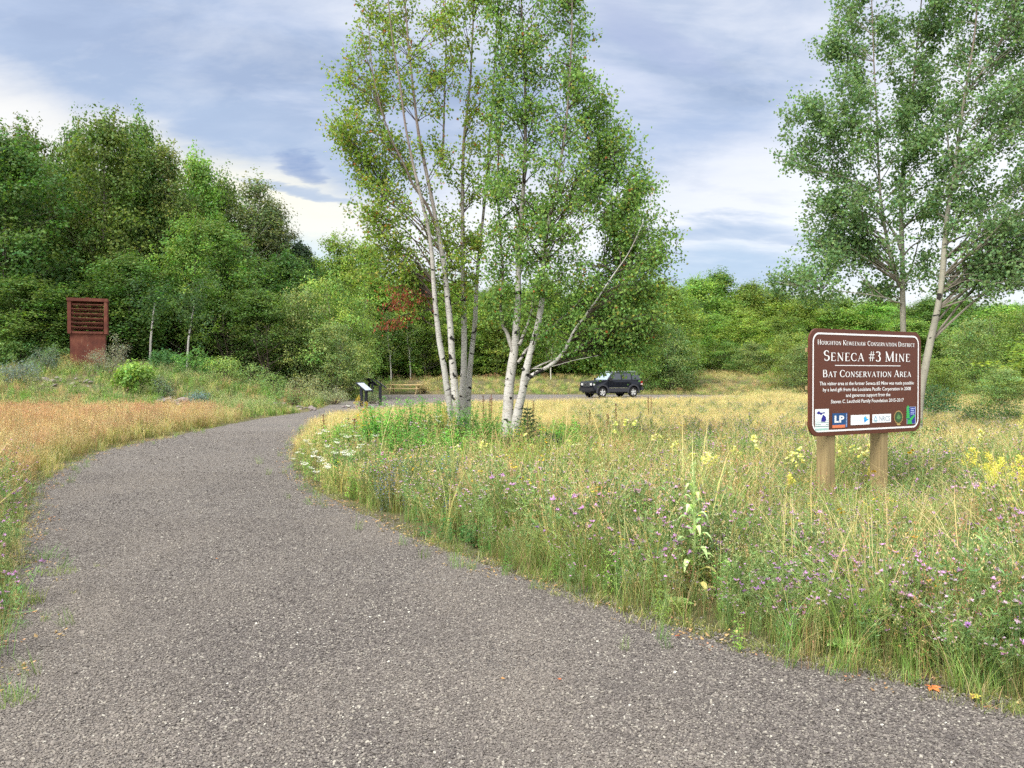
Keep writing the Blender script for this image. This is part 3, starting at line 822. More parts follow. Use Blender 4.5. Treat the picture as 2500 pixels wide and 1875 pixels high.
    nrm = unit(rng.normal(0, 0.9, (n, 3)) + np.array([-0.1, -0.35, 0.5]))
    s_ = unit(np.cross(d, nrm))
    tw = rng.normal(0, 1, len(ctrs))[pick]
    cols = colf(p, rng, n, tw)
    L.kites(p, d, s_, rng.uniform(0.65, 1.2, n) * leaf, cols, 0, asp)
    B.obj('branches', M[twigm], o)
    L.obj('crown', M['near_leaf'], o)
    return o
def stemline(Y, px, dy=None, z0=-0.15):
    """world points of a stem drawn through photo points; dy gives its lean in depth"""
    out = []
    for k, (x, y) in enumerate(px):
        yy = Y + (0 if dy is None else dy[0] + (dy[1] - dy[0]) * k / (len(px) - 1))
        out.append(np.array(P(x, y, yy)))
    return out
def envelope(Y, bx, rows):
    """rows: (photo y, photo x left, photo x right) from top to bottom"""
    e = []
    for (py, xl, xr) in rows[::-1]:
        e.append((P(xl, py, Y).z, P(xl, py, Y).x - bx, P(xr, py, Y).x - bx))
    return e
def ycol(base, tip_y=0.25, dv=0.22):
    def f(p, rng, n, tw):
        c = jit(rng, base, n, dv, 0.12) * (1 + 0.12 * np.clip(tw, -1.5, 1.5))[:, None]
        k = rng.uniform(0, 1, n) < tip_y * 0.25
        c[k] = np.array([0.26, 0.24, 0.045]) * rng.uniform(0.7, 1.3, (k.sum(), 1))
        k = rng.uniform(0, 1, n) < tip_y * 0.04
        c[k] = np.array([0.30, 0.10, 0.03])
        return np.clip(c, 0.01, 0.8)
    return f
# left clump of four white stems
YL = 16.2
bL = Vector((P(1120, 1000, YL).x, YL, 0.0))
def rt(Y, x): return np.array([P(x, 914, Y).x, Y, -0.12])
stemsL = [
 ([rt(YL - .2, 1108)] + stemline(YL - .2, [(1099, 1000), (1089, 940), (1079, 880), (1067, 800), (1060, 700), (1054, 610), (1040, 520), (1018, 430), (996, 330), (978, 200), (960, 90), (948, -30)], (0, -.9)), .105, .012),
 ([rt(YL - .35, 1122)] + stemline(YL - .35, [(1114, 1000), (1105, 900), (1098, 800), (1090, 720), (1080, 640), (1066, 560), (1050, 470), (1022, 340), (1006, 226), (994, 120), (984, 0), (975, -140)], (0, -.2)), .112, .014),
 ([rt(YL, 1128)] + stemline(YL, [(1128, 1000), (1134, 900), (1137, 800), (1134, 700), (1133, 600), (1131, 480), (1134, 340), (1146, 220), (1154, 100), (1160, -40), (1164, -150)], (0, .5)), .105, .012),
 ([rt(YL + .15, 1142)] + stemline(YL + .15, [(1142, 1000), (1150, 880), (1160, 780), (1165, 690), (1172, 600), (1184, 480), (1196, 340), (1204, 200), (1212, 60), (1215, -80)], (0, 1.0)), .09, .012),
 (stemline(YL, [(1066, 560), (1040, 500), (1010, 455), (985, 400), (950, 330), (925, 250), (905, 150), (895, 40)], (-.4, -1.2)), .04, .008),
 (stemline(YL, [(1085, 640), (1060, 590), (1022, 550), (985, 515), (940, 470), (900, 420), (868, 370)], (-.3, .7)), .03, .006),
 (stemline(YL, [(1080, 407), (1083, 330), (1086, 226), (1088, 120), (1082, 20), (1080, -90)], (0.3, .5)), .035, .008),
]
envL = envelope(YL, bL.x, [(-180, 930, 1190), (-60, 880, 1210), (60, 872, 1215), (160, 860, 1205), (240, 800, 1200), (300, 788, 1200), (400, 840, 1200), (480, 850, 1190), (560, 860, 1190), (640, 880, 1180), (700, 930, 1160), (760, 990, 1150)])
def densL(x, z):
    # thin and twiggy in the upper middle, fuller to the left and low down
    k = 1.0
    if 4.6 < z < 8.2 and -0.9 < x < 0.35: k = 0.55
    if z < 2.9: k = 0.75
    return k
branchy_tree('birch_clump', bL, stemsL, envL, 260, 31000, .060, ycol((0.165, 0.245, 0.042), 0.5), 'birch',
             'white stemmed birch clump with four trunks and thin yellowish leaves, left of the forked birch', 'tree', 3, 0.75, rise=(0.7, 1.25), dens=densL, brad=0.9)
# right forked birch with the long low limbs
YR = 15.0
bR = Vector((P(1243, 1040, YR).x, YR, 0.0))
stemsR = [
 ([rt(YR, 1228)] + stemline(YR, [(1238, 1040), (1243, 960), (1250, 900), (1258, 850), (1264, 790), (1269, 740), (1271, 655), (1277, 540), (1285, 407), (1288, 289), (1285, 150), (1280, 20), (1276, -120)], (0, .2)), .155, .014),
 ([rt(YR - .1, 1246)] + stemline(YR - .1, [(1258, 1030), (1270, 970), (1277, 925), (1288, 870), (1308, 790), (1318, 722), (1320, 650), (1330, 560), (1352, 460), (1372, 350), (1386, 220), (1392, 90), (1394, -40)], (0, -.4)), .125, .012),
 (stemline(YR - .1, [(1275, 945), (1292, 920), (1340, 892), (1372, 858), (1394, 814), (1421, 776), (1440, 750), (1480, 690), (1530, 620), (1570, 540)], (0, -.9)), .062, .006),
 (stemline(YR - .1, [(1264, 885), (1285, 855), (1312, 832), (1356, 790), (1394, 758), (1440, 700), (1480, 620), (1500, 520), (1515, 420)], (0, .9)), .040, .008),
 (stemline(YR, [(1254, 868), (1240, 820), (1226, 787), (1222, 735), (1226, 660), (1220, 560), (1215, 430), (1222, 300), (1226, 160), (1220, 30)], (0, .5)), .055, .010),
 (stemline(YR, [(1268, 842), (1282, 810), (1294, 775), (1310, 700), (1345, 600), (1385, 500), (1420, 400), (1440, 300), (1445, 200)], (0, .6)), .045, .008),
 (stemline(YR, [(1290, 905), (1340, 880), (1400, 856), (1420, 838)], (-.1, -.5)), .026, .008),
 (stemline(YR, [(1272, 900), (1330, 898), (1400, 880), (1460, 868)], (0, -1.1)), .014, .004),
]
envR = envelope(YR, bR.x, [(-190, 1190, 1390), (-60, 1190, 1412), (80, 1190, 1412), (180, 1200, 1440), (240, 1200, 1480), (330, 1200, 1530), (410, 1190, 1590), (500, 1190, 1612), (580, 1190, 1640), (625, 1185, 1664), (690, 1190, 1640), (760, 1180, 1640), (830, 1230, 1620), (880, 1370, 1580), (905, 1400, 1500)])
branchy_tree('forked_birch', bR, stemsR, envR, 560, 68000, .056, ycol((0.142, 0.235, 0.056), 0.14), 'birch',
             'white forked birch with dense green crown spreading to the right over the car', 'tree', 5, 0.75, rise=(0.45, 1.0))
# dead red-leaved branch caught on the left birch
def red_branch():
    rng = np.random.default_rng(8)
    o = empty('dead_branch', (bL.x, bL.y, 0), 0, 'dead branch with rust red leaves hanging left of the birch clump', 'branch')
    B = MB(); L = MB(); off = np.array(bL)
    for pts in ([(1062, 770), (1030, 735), (1000, 712), (960, 700)], [(1062, 755), (1010, 762), (960, 780), (945, 790)], [(1000, 712), (985, 725), (968, 745)]):
        c = curve(np.array(stemline(YL - .3, pts, (0, -.4))) - off, 9)
        B.tube(c, np.linspace(.014, .004, 9), 5)
        for k in range(3, 9):
            m_ = 34
            p = c[k] + rng.normal(0, [.16, .14, .06], (m_, 3)) + np.array([0, 0, -.05])
            d = unit(rng.normal(0, .5, (m_, 3)) + np.array([0, 0, -1.0])); s = unit(np.cross(d, rng.normal(size=(m_, 3))))
            L.kites(p, d, s, rng.uniform(.04, .075, m_), jit(rng, (0.19, 0.055, 0.030), m_, .3, .15), 0, .5)
    B.obj('branch', M['twig'], o); L.obj('leaves', M['near_leaf'], o)
red_branch()
# two aspens on the right
YA = 20.0
def alabel(s): return s
bA = Vector((P(2206, 914, YA).x, YA, 0.0))
stA = [
 ([rt(YA, 2208)] + stemline(YA, [(2207, 1000), (2206, 860), (2204, 723), (2204, 627), (2200, 540), (2199, 482), (2206, 386), (2212, 300), (2228, 217), (2240, 100), (2250, -20), (2252, -150)], (0, .3)), .115, .012),
 (stemline(YA, [(2199, 700), (2190, 676), (2168, 603), (2154, 530), (2144, 434), (2140, 313), (2134, 190), (2128, 60), (2122, -80)], (0, -.5)), .075, .010),
 (stemline(YA, [(2198, 610), (2186, 575), (2139, 506), (2100, 448), (2060, 400), (2025, 350)], (0, .6)), .05, .008),
 (stemline(YA, [(2200, 740), (2180, 735), (2150, 725), (2060, 712), (1980, 705), (1905, 690)], (0, -.6)), .030, .006),
 (stemline(YA, [(2203, 700), (2230, 640), (2250, 560), (2262, 470)], (0, .7)), .035, .008),
]
envA = envelope(YA, bA.x, [(-200, 2070, 2330), (-60, 2050, 2330), (80, 2010, 2330), (180, 1990, 2310), (270, 1925, 2290), (390, 1905, 2280), (440, 1960, 2280), (530, 1965, 2290), (620, 1990, 2270), (660, 1900, 2260), (700, 1880, 2250), (745, 1990, 2230)])
acol = lambda p, rng, n, tw: jit(rng, (0.135, 0.218, 0.086), n, .2, .1) * (1 + 0.14 * np.clip(tw, -1.5, 1.5))[:, None]
branchy_tree('straight_aspen', bA, stA, envA, 250, 45000, .072, acol, 'aspen', 'straight grey green aspen rising directly behind the brown sign', 'tree', 12, 0.8, twigm='trunk', clump=.38, rise=(.35, .8), droop=.2, asp=1.0, brad=1.2)
YB = 19.0
bB = Vector((P(2243, 914, YB).x, YB, 0.0))
stB = [
 ([rt(YB, 2240)] + stemline(YB, [(2245, 1000), (2262, 890), (2284, 790), (2301, 699), (2309, 603), (2314, 530), (2325, 458), (2337, 386), (2347, 313), (2359, 231), (2373, 145), (2385, 48), (2392, -60), (2396, -180)], (0, -.3)), .13, .014),
 (stemline(YB, [(2325, 440), (2350, 400), (2390, 365), (2430, 320), (2470, 260), (2500, 180)], (0, .6)), .05, .008),
 (stemline(YB, [(2310, 600), (2345, 555), (2400, 520), (2470, 480), (2540, 440)], (0, -.7)), .04, .008),
 (stemline(YB, [(2330, 410), (2318, 370), (2312, 300), (2300, 240)], (0, .5)), .035, .008),
 (stemline(YB, [(2359, 231), (2400, 170), (2440, 100), (2470, 20), (2490, -80)], (0, -.5)), .04, .008),
]
envB = envelope(YB, bB.x, [(-200, 2300, 2560), (-60, 2310, 2600), (80, 2320, 2620), (200, 2300, 2620), (300, 2280, 2640), (420, 2270, 2650), (540, 2270, 2660), (640, 2280, 2640), (700, 2300, 2600), (730, 2350, 2560)])
branchy_tree('leaning_aspen', bB, stB, envB, 260, 43000, .072, acol, 'aspen', 'leaning aspen with black scarred pale trunk right of the brown sign', 'tree', 14, 0.8, twigm='trunk', clump=.38, rise=(.35, .8), droop=.2, asp=1.0, brad=1.2)
# ------------------------------------------------------------------ lettering: broad-nib strokes with serifs, as flat mesh
def arc(cx, cy, rx, ry, a0, a1, n=14):
    t = np.linspace(math.radians(a0), math.radians(a1), n)
    return [(cx + rx * math.cos(a), cy + ry * math.sin(a)) for a in t]
TK, TN = 0.135, 0.055
def V_(x, w=TK): return ([(x, 0), (x, 1)], w)
def SF(x, y, h=0.115): return ([(x - h, y), (x + h, y)], 0.042)
GL = { # advance width, strokes (points, width; None = nib)
 'H': (.86, [V_(.17), V_(.69), ([(.17, .52), (.69, .52)], TN), SF(.17, .02), SF(.17, .98), SF(.69, .02), SF(.69, .98)]),
 'O': (.90, [(arc(.44, .5, .36, .47, 90, 450, 28), None)]),
 'U': (.84, [([(.17, 1), (.17, .34)] + arc(.41, .34, .24, .31, 180, 360, 10) + [(.65, .34), (.65, 1)], None), SF(.17, .98), SF(.65, .98)]),
 'G': (.88, [(arc(.45, .5, .37, .47, 48, 312, 20), None), ([(.70, .14), (.70, .44)], TK), SF(.70, .45), ([(.72, .84), (.72, .70)], .05)]),
 'T': (.74, [V_(.36), ([(.05, .97), (.67, .97)], .06), SF(.36, .02), ([(.06, .98), (.06, .80)], .045), ([(.66, .98), (.66, .80)], .045)]),
 'N': (.88, [V_(.16, TN), V_(.71, TN), ([(.14, .98), (.70, .04)], TK), SF(.16, .02), SF(.71, .98)]),
 'K': (.82, [V_(.17), ([(.22, .42), (.66, .97)], TN), ([(.34, .56), (.68, .02)], TK), SF(.17, .02), SF(.17, .98), SF(.70, .02), SF(.66, .98)]),
 'E': (.70, [V_(.17), ([(.14, .97), (.58, .97)], .055), ([(.14, .52), (.50, .52)], .05), ([(.14, .03), (.60, .03)], .055), SF(.15, .98, .09), SF(.15, .02, .09), ([(.58, .99), (.58, .82)], .045), ([(.61, .01), (.61, .20)], .045)]),
 'W': (1.16, [([(.08, .98), (.34, .02)], TK), ([(.34, .02), (.58, .95)], TN), ([(.54, .98), (.80, .02)], TK), ([(.80, .02), (1.05, .98)], TN), SF(.08, .98), SF(1.06, .98, .09)]),
 'A': (.84, [([(.10, .02), (.41, .98)], TN), ([(.41, .98), (.72, .02)], TK), ([(.22, .34), (.62, .34)], .05), SF(.10, .02), SF(.72, .02)]),
 'C': (.80, [(arc(.44, .5, .36, .47, 50, 310, 20), None), ([(.68, .86), (.68, .70)], .05), ([(.68, .15), (.66, .28)], .04)]),
 'S': (.62, [(arc(.31, .74, .21, .23, 40, 270, 14) + arc(.31, .27, .23, .24, 90, -140, 14), None), ([(.49, .90), (.49, .76)], .04), ([(.11, .10), (.11, .26)], .04)]),
 'R': (.80, [V_(.17), ([(.17, .97), (.36, .97)] + arc(.38, .735, .21, .235, 90, -90, 12) + [(.17, .50)], None), ([(.38, .50), (.72, .02)], TK), SF(.17, .02), SF(.16, .98, .09), SF(.74, .02, .08)]),
 'V': (.82, [([(.10, .98), (.41, .02)], TK), ([(.41, .02), (.70, .98)], TN), SF(.10, .98), SF(.71, .98, .09)]),
 'I': (.38, [V_(.18), SF(.18, .02), SF(.18, .98)]),
 'D': (.86, [V_(.17), ([(.14, .97), (.36, .97)] + arc(.38, .5, .36, .47, 90, -90, 16) + [(.14, .03)], None), SF(.16, .98, .09), SF(.16, .02, .09)]),
 'M': (1.04, [V_(.15, TN), V_(.86), ([(.14, .98), (.49, .05)], TK), ([(.49, .05), (.84, .98)], TN), SF(.15, .02), SF(.86, .02), SF(.14, .98, .07), SF(.88, .98, .07)]),
 'B': (.76, [V_(.17), ([(.17, .97), (.36, .97)] + arc(.38, .75, .19, .22, 90, -90, 12) + [(.17, .53)], None), ([(.17, .53), (.38, .53)] + arc(.40, .28, .24, .25, 90, -90, 12) + [(.17, .03)], None), SF(.15, .98, .07), SF(.15, .02, .07)]),
 '#': (.74, [([(.22, .02), (.34, .98)], .07), ([(.44, .02), (.56, .98)], .07), ([(.08, .66), (.68, .66)], .06), ([(.06, .34), (.66, .34)], .06)]),
 '3': (.58, [(arc(.25, .76, .19, .21, 150, -90, 12) + arc(.25, .28, .23, .27, 90, -150, 12), None)]),
 ' ': (.34, []),
}
def text_strips(text, cap=1.0, small=0.78, gap=0.06):
    """small-capitals line: [(points, width)], total width"""
    x = 0; out = []
    for ch in text:
        s = small if ch.islower() else cap
        adv, st_ = GL[ch.upper()]
        for (p, w_) in st_: out.append(([(x + a * s, b * s) for a, b in p], w_, s))
        x += adv * s + gap * (1 if ch != ' ' else 0)
    return out, x
def write_line(mb, text, cx, z, hgt, width=None, small=0.78, y0=-.004, boost=1.0, c=(1, 1, 1), mat=0):
    st_, wd = text_strips(text, 1.0, small)
    kx = hgt if width is None else width / wd
    for k, (p, w_, s) in enumerate(st_):
        p = np.array(p, float); n = len(p)
        t = np.gradient(p, axis=0) if n > 2 else np.repeat([p[1] - p[0]], 2, 0)
        t = t / (np.linalg.norm(t, axis=1)[:, None] + 1e-9)
        if w_ is None: ww = TN + (TK - TN) * np.abs(t[:, 1]) ** 1.3
        else: ww = np.full(n, w_)
        ww = ww * s * boost
        nn = np.column_stack([-t[:, 1], t[:, 0]])
        a = p + nn * ww[:, None] / 2; b = p - nn * ww[:, None] / 2
        v = np.stack([a, b], 1).reshape(-1, 2)
        V3 = np.column_stack([cx + (v[:, 0] - wd / 2) * kx, np.full(len(v), y0 - 0.00025 * (k % 9)), z + v[:, 1] * hgt])
        i = np.arange(n - 1) * 2
        mb.add(V3, np.stack([i, i + 1, i + 3, i + 2], 1), c, mat)
def poly(mb, pts, y, c, mat=0):
    """flat convex-ish polygon in the panel plane (x, z), fanned from its centroid"""
    p = np.array(pts, float); ce = p.mean(0)
    v = np.vstack([np.column_stack([p[:, 0], np.full(len(p), y), p[:, 1]]), [ce[0], y, ce[1]]])
    n = len(p); mb.add(v, [[i, (i + 1) % n, n] for i in range(n)], c, mat)
def rect(mb, x0, z0, x1, z1, y, c): poly(mb, [(x0, z0), (x1, z0), (x1, z1), (x0, z1)], y, c)
def rrect(x0, z0, x1, z1, r, n=8):
    return arc(x1 - r, z1 - r, r, r, 0, 90, n) + arc(x0 + r, z1 - r, r, r, 90, 180, n) + arc(x0 + r, z0 + r, r, r, 180, 270, n) + arc(x1 - r, z0 + r, r, r, 270, 360, n)
def body_font(mb, text, cx, z, size, width, y, c, parent=None):
    """small running text from Blender's built-in face, turned into mesh and kept in the collector"""
    cu = bpy.data.curves.new('t', 'FONT'); cu.body = text; cu.size = 1.0; cu.resolution_u = 2; cu.offset = 0.012
    ob = bpy.data.objects.new('t', cu); COL.objects.link(ob)
    bpy.context.view_layer.update()
    me_ = bpy.data.meshes.new_from_object(ob.evaluated_get(bpy.context.evaluated_depsgraph_get()))
    me_.calc_loop_triangles()
    v = np.array([q.co[:] for q in me_.vertices]); f = np.array([q.vertices[:] for q in me_.loop_triangles])
    bpy.data.objects.remove(ob); bpy.data.meshes.remove(me_)
    w0, w1 = v[:, 0].min(), v[:, 0].max(); k = width / (w1 - w0)
    mb.add(np.column_stack([cx + (v[:, 0] - (w0 + w1) / 2) * k, np.full(len(v), y), z + v[:, 1] * size]), f, c)

# ------------------------------------------------------------------ the brown sign
def col_mat(name, rough=0.45, spec=0.4, gain=1.0):
    m_, q_ = new_mat(name)
    a_ = q_.n('ShaderNodeAttribute', attribute_name='Col').outputs['Color']
    t_ = q_.n('ShaderNodeTexCoord').outputs['Object']
    nz = q_.noise(t_, 14, 4, 0.6); f_ = q_.math('MULTIPLY_ADD', nz, 0.16 * gain, 0.92 * gain)
    return finish(m_, q_, principled(q_, q_.mix(1.0, a_, q_.xyz(f_, f_, f_), 'MULTIPLY'), rough, spec))
M['paint'] = col_mat('painted_panel')
def wood_mat(name, c0, c1, ax=(14, 14, 1.1)):
    m_, q_ = new_mat(name)
    t_ = q_.n('ShaderNodeTexCoord').outputs['Object']
    g1 = q_.noise(q_.map(t_, ax), 1.5, 6, 0.65, 0.6)
    g2 = q_.noise(q_.map(t_, (ax[0] * 5, ax[1] * 5, ax[2] * 1.2)), 1.0, 4, 0.7)
    c_ = q_.mix(q_.ramp(g1, [(0.35, 0.0), (0.65, 1.0)]), c0, c1)
    c_ = q_.mix(q_.ramp(g2, [(0.56, 0.0), (0.70, 0.75)]), c_, tuple(x * 0.35 for x in c1[:3]) + (1,))
    return finish(m_, q_, principled(q_, c_, 0.8, 0.2, 0, bump(q_, g2, 0.5, 0.004)))
M['post'] = wood_mat('post_wood', (0.30, 0.225, 0.110, 1), (0.20, 0.145, 0.070, 1))
pl = P(1976, 930, 9.0); pr = P(2248, 930, 9.95)
yaw = math.atan2(pr.y - pl.y, pr.x - pl.x)
SW = math.hypot(pr.x - pl.x, pr.y - pl.y); ctr = (pl + pr) / 2
z_top = (P(1980, 799, 9.0).z + P(2252, 813, 9.95).z) / 2; z_bot = (P(1974, 1063, 9.0).z + P(2245, 1055, 9.95).z) / 2
SH = z_top - z_bot
sign = empty('sign_board', (ctr.x, ctr.y, H(ctr.x, ctr.y)), yaw, 'brown sign on two wooden posts with white lettering and a row of emblems', 'sign')
z0 = z_bot - sign.location.z
pb = MB()
o_ = np.array(rrect(-SW / 2, z0, SW / 2, z0 + SH, 0.13, 9))
n = len(o_); BR = (0.088, 0.024, 0.011)
for (y, flip) in ((0.0, False), (0.022, True)):
    v = np.column_stack([o_[:, 0], np.full(n, y), o_[:, 1]]); v = np.vstack([v, [0, y, z0 + SH / 2]])
    f = [[i, (i + 1) % n, n] if not flip else [(i + 1) % n, i, n] for i in range(n)]
    pb.add(v, f, BR)
v = np.vstack([np.column_stack([o_[:, 0], np.full(n, y), o_[:, 1]]) for y in (0.0, 0.022)])
pb.add(v, [[i, i + n, (i + 1) % n + n, (i + 1) % n] for i in range(n)], BR)
panel = pb.obj('panel', M['paint'], sign)
bb = MB(); WH = (0.72, 0.70, 0.68)
a = np.array(rrect(-SW / 2 + .045, z0 + .045, SW / 2 - .045, z0 + SH - .045, 0.10, 9)); b = np.array(rrect(-SW / 2 + .064, z0 + .064, SW / 2 - .064, z0 + SH - .064, 0.083, 9))
v = np.vstack([np.column_stack([q_[:, 0], np.full(n, -.003), q_[:, 1]]) for q_ in (a, b)])
bb.add(v, [[i, i + n, (i + 1) % n + n, (i + 1) % n] for i in range(n)], WH)
bb.obj('border', M['paint'], panel)
# layout fractions measured on the photo: (text, centre x, baseline z, cap height, width)
def fx(u): return (u - 0.5) * SW
def fz(v_): return z0 + SH * (1 - v_)
tb = MB()
write_line(tb, 'Houghton Keweenaw Conservation District', fx(.50), fz(.150), SH * .046, SW * .875, .76, boost=1.25, c=WH)
write_line(tb, 'Seneca #3 Mine', fx(.505), fz(.300), SH * .098, SW * .785, .80, boost=1.05, c=WH)
write_line(tb, 'Bat Conservation Area', fx(.505), fz(.452), SH * .068, SW * .80, .78, boost=1.15, c=WH)
rect(tb, fx(.21), fz(.345), fx(.80), fz(.338), -.003, WH)
for (s_, v_, wd) in (("This visitor area at the former Seneca #3 Mine was made possible", .527, .845), ("by a land gift from the Louisiana Pacific Corporation in 2008", .584, .79),
                     ("and generous support from the", .640, .40), ("Steven C. Leuthold Family Foundation 2015-2017", .697, .655)):
    body_font(tb, s_, fx(.505), fz(v_), SH * .047, SW * wd, -.003, WH)
tb.obj('lettering', M['paint'], panel)
# emblems
def logo(nm, f):
    b_ = MB(); f(b_); return b_.obj('emblem', M['paint'], panel)
NB = (0.018, 0.014, 0.20)
def L1(b_):   # white card with a lake-state map over green lines
    x0, x1, zt, zb = fx(.045), fx(.160), fz(.748), fz(.947); w_, h_ = x1 - x0, zt - zb
    rect(b_, x0, zb, x1, zt, -.003, (0.72, 0.74, 0.72))
    for k, (t, hh, c_) in enumerate([(.52, .012, (.25, .4, .35)), (.44, .018, (.12, .3, .26)), (.35, .022, (.05, .2, .17)), (.26, .03, (.03, .15, .13)), (.17, .034, (.03, .15, .13)), (.0, .10, (.32, .50, .44))]):
        rect(b_, x0 + w_ * .02, zb + h_ * t, x1 - w_ * .02, zb + h_ * (t + hh), -.0036, c_)
    q = lambda ps: [(x0 + w_ * a, zb + h_ * c_) for a, c_ in ps]
    poly(b_, q([(.10, .82), (.28, .92), (.30, .85), (.52, .83), (.66, .86), (.74, .80), (.55, .79), (.42, .70), (.36, .77), (.2, .77)]), -.0042, NB)
    poly(b_, q([(.58, .74), (.70, .68), (.78, .60), (.80, .50), (.74, .40), (.44, .40), (.46, .55), (.52, .64)]), -.0042, NB)
    poly(b_, q([(.40, .20), (.72, .20), (.80, .30), (.44, .34)]), -.0044, (0.70, 0.74, 0.72))
def L2(b_):   # blue square with LP over an orange bar
    x0, x1, zt, zb = fx(.190), fx(.318), fz(.792), fz(.930); w_, h_ = x1 - x0, zt - zb
    rect(b_, x0, zb + h_ * .20, x0 + w_ * .86, zt, -.003, (0.012, 0.060, 0.17))
    rect(b_, x0, zb, x0 + w_ * .86, zb + h_ * .20, -.003, (0.62, 0.17, 0.07))
    rect(b_, x0 + w_ * .88, zb + h_ * .02, x1, zt, -.003, (0.015, 0.09, 0.25))
    for k in range(9): rect(b_, x0 + w_ * .91, zb + h_ * (.08 + k * .1), x1 - w_ * .03, zb + h_ * (.12 + k * .1), -.0036, (0.45, 0.55, 0.7))
    q = lambda a, c_, d, e: rect(b_, x0 + w_ * a, zb + h_ * c_, x0 + w_ * d, zb + h_ * e, q.y, WH)
    q.y = -.0036; q(.14, .36, .26, .84); q.y = -.0040; q(.14, .36, .42, .47); q.y = -.0036; q(.46, .36, .58, .84)
    pp = arc(x0 + w_ * .60, zb + h_ * .69, w_ * .19, h_ * .15, 90, -90, 10); ip = arc(x0 + w_ * .60, zb + h_ * .69, w_ * .08, h_ * .055, 90, -90, 10)
    v_ = np.array([(a, -.0040, c_) for a, c_ in pp] + [(a, -.0040, c_) for a, c_ in ip]); b_.add(v_, [[i, i + 1, i + 11, i + 10] for i in range(9)], WH)
    q.y = -.0043; q(.5, .75, .61, .84); q(.5, .54, .61, .64)
def L3(b_):   # white card with a blue angular bird
    x0, x1, zt, zb = fx(.348), fx(.515), fz(.815), fz(.910); w_, h_ = x1 - x0, zt - zb
    rect(b_, x0, zb, x1, zt, -.003, (0.74, 0.74, 0.73))
    q = lambda ps: [(x0 + w_ * a, zb + h_ * c_) for a, c_ in ps]
    poly(b_, q([(.68, .70), (.78, .88), (.84, .62), (.96, .48), (.86, .38), (.72, .18), (.70, .45)]), -.0036, (0.03, 0.33, 0.70))
    poly(b_, q([(.80, .86), (.88, .74), (.85, .62)]), -.0042, (0.6, 0.5, 0.08))
    poly(b_, q([(.70, .45), (.84, .46), (.72, .22)]), -.0042, (0.02, 0.18, 0.50))
    for k, (a, d, z_, hh) in enumerate([(.42, .60, .58, .03), (.10, .62, .42, .06), (.26, .58, .27, .03)]):
        nseg = int((d - a) * 40)
        for j in range(nseg):
            if (j * 7 + k) % 5: rect(b_, *q([(a + (d - a) * j / nseg, z_)])[0], *q([(a + (d - a) * (j + .72) / nseg, z_ + hh)])[0], -.0036, (0.32, 0.50, 0.70))
def L4(b_):   # white card with a water drop and NRCS
    x0, x1, zt, zb = fx(.540), fx(.712), fz(.815), fz(.897); w_, h_ = x1 - x0, zt - zb
    rect(b_, x0, zb, x1, zt, -.003, (0.74, 0.74, 0.74))
    cx, cz = x0 + w_ * .17, zb + h_ * .40
    drop = lambda s: [(cx + w_ * .085 * s * math.cos(t) * (1 if math.sin(t) < 0 else 1 - math.sin(t) * .75), cz + h_ * (.19 if math.sin(t) < 0 else .42) * s * math.sin(t)) for t in np.linspace(0, 2 * math.pi, 20, endpoint=False)]
    poly(b_, drop(1), -.0036, (0.06, 0.24, 0.36)); poly(b_, drop(.62), -.0041, (0.72, 0.74, 0.74))
    oa = arc(cx, cz, w_ * .125, h_ * .31, 195, 345, 10); ia = arc(cx, cz, w_ * .105, h_ * .25, 195, 345, 10)
    v_ = np.array([(a, -.0036, c_) for a, c_ in oa] + [(a, -.0036, c_) for a, c_ in ia]); b_.add(v_, [[i, i + 1, i + 11, i + 10] for i in range(9)], (0.05, 0.30, 0.33))
    body_font(b_, 'NRCS', x0 + w_ * .66, zb + h_ * .17, h_ * .86, w_ * .58, -.0036, (0.22, 0.27, 0.32))
def L5(b_):   # oval badge, gold rim round a dark green field
    cx, cz, rx, rz = fx(.783), fz(.852), SW * .042, SH * .066
    ell = lambda s, t=1: [(cx + rx * s * math.cos(a), cz + rz * s * t * math.sin(a)) for a in np.linspace(0, 2 * math.pi, 28, endpoint=False)]
    poly(b_, [(cx + (x - cx) * (1 + .05 * math.cos(k * 3.14)), z_) for k, (x, z_) in enumerate(ell(1))], -.003, (0.34, 0.23, 0.08))
    poly(b_, ell(.86), -.0036, (0.05, 0.035, 0.02)); poly(b_, ell(.78), -.0041, (0.030, 0.075, 0.022))
    poly(b_, [(cx + rx * a, cz + rz * c_) for a, c_ in [(-.5, -.15), (-.1, .45), (.25, .3), (.55, -.1), (.1, -.35)]], -.0046, (0.09, 0.20, 0.06))
    poly(b_, [(cx + rx * a, cz + rz * c_) for a, c_ in [(-.45, -1.02), (.45, -1.02), (.35, -1.2), (-.35, -1.2)]], -.0050, (0.42, 0.30, 0.10))
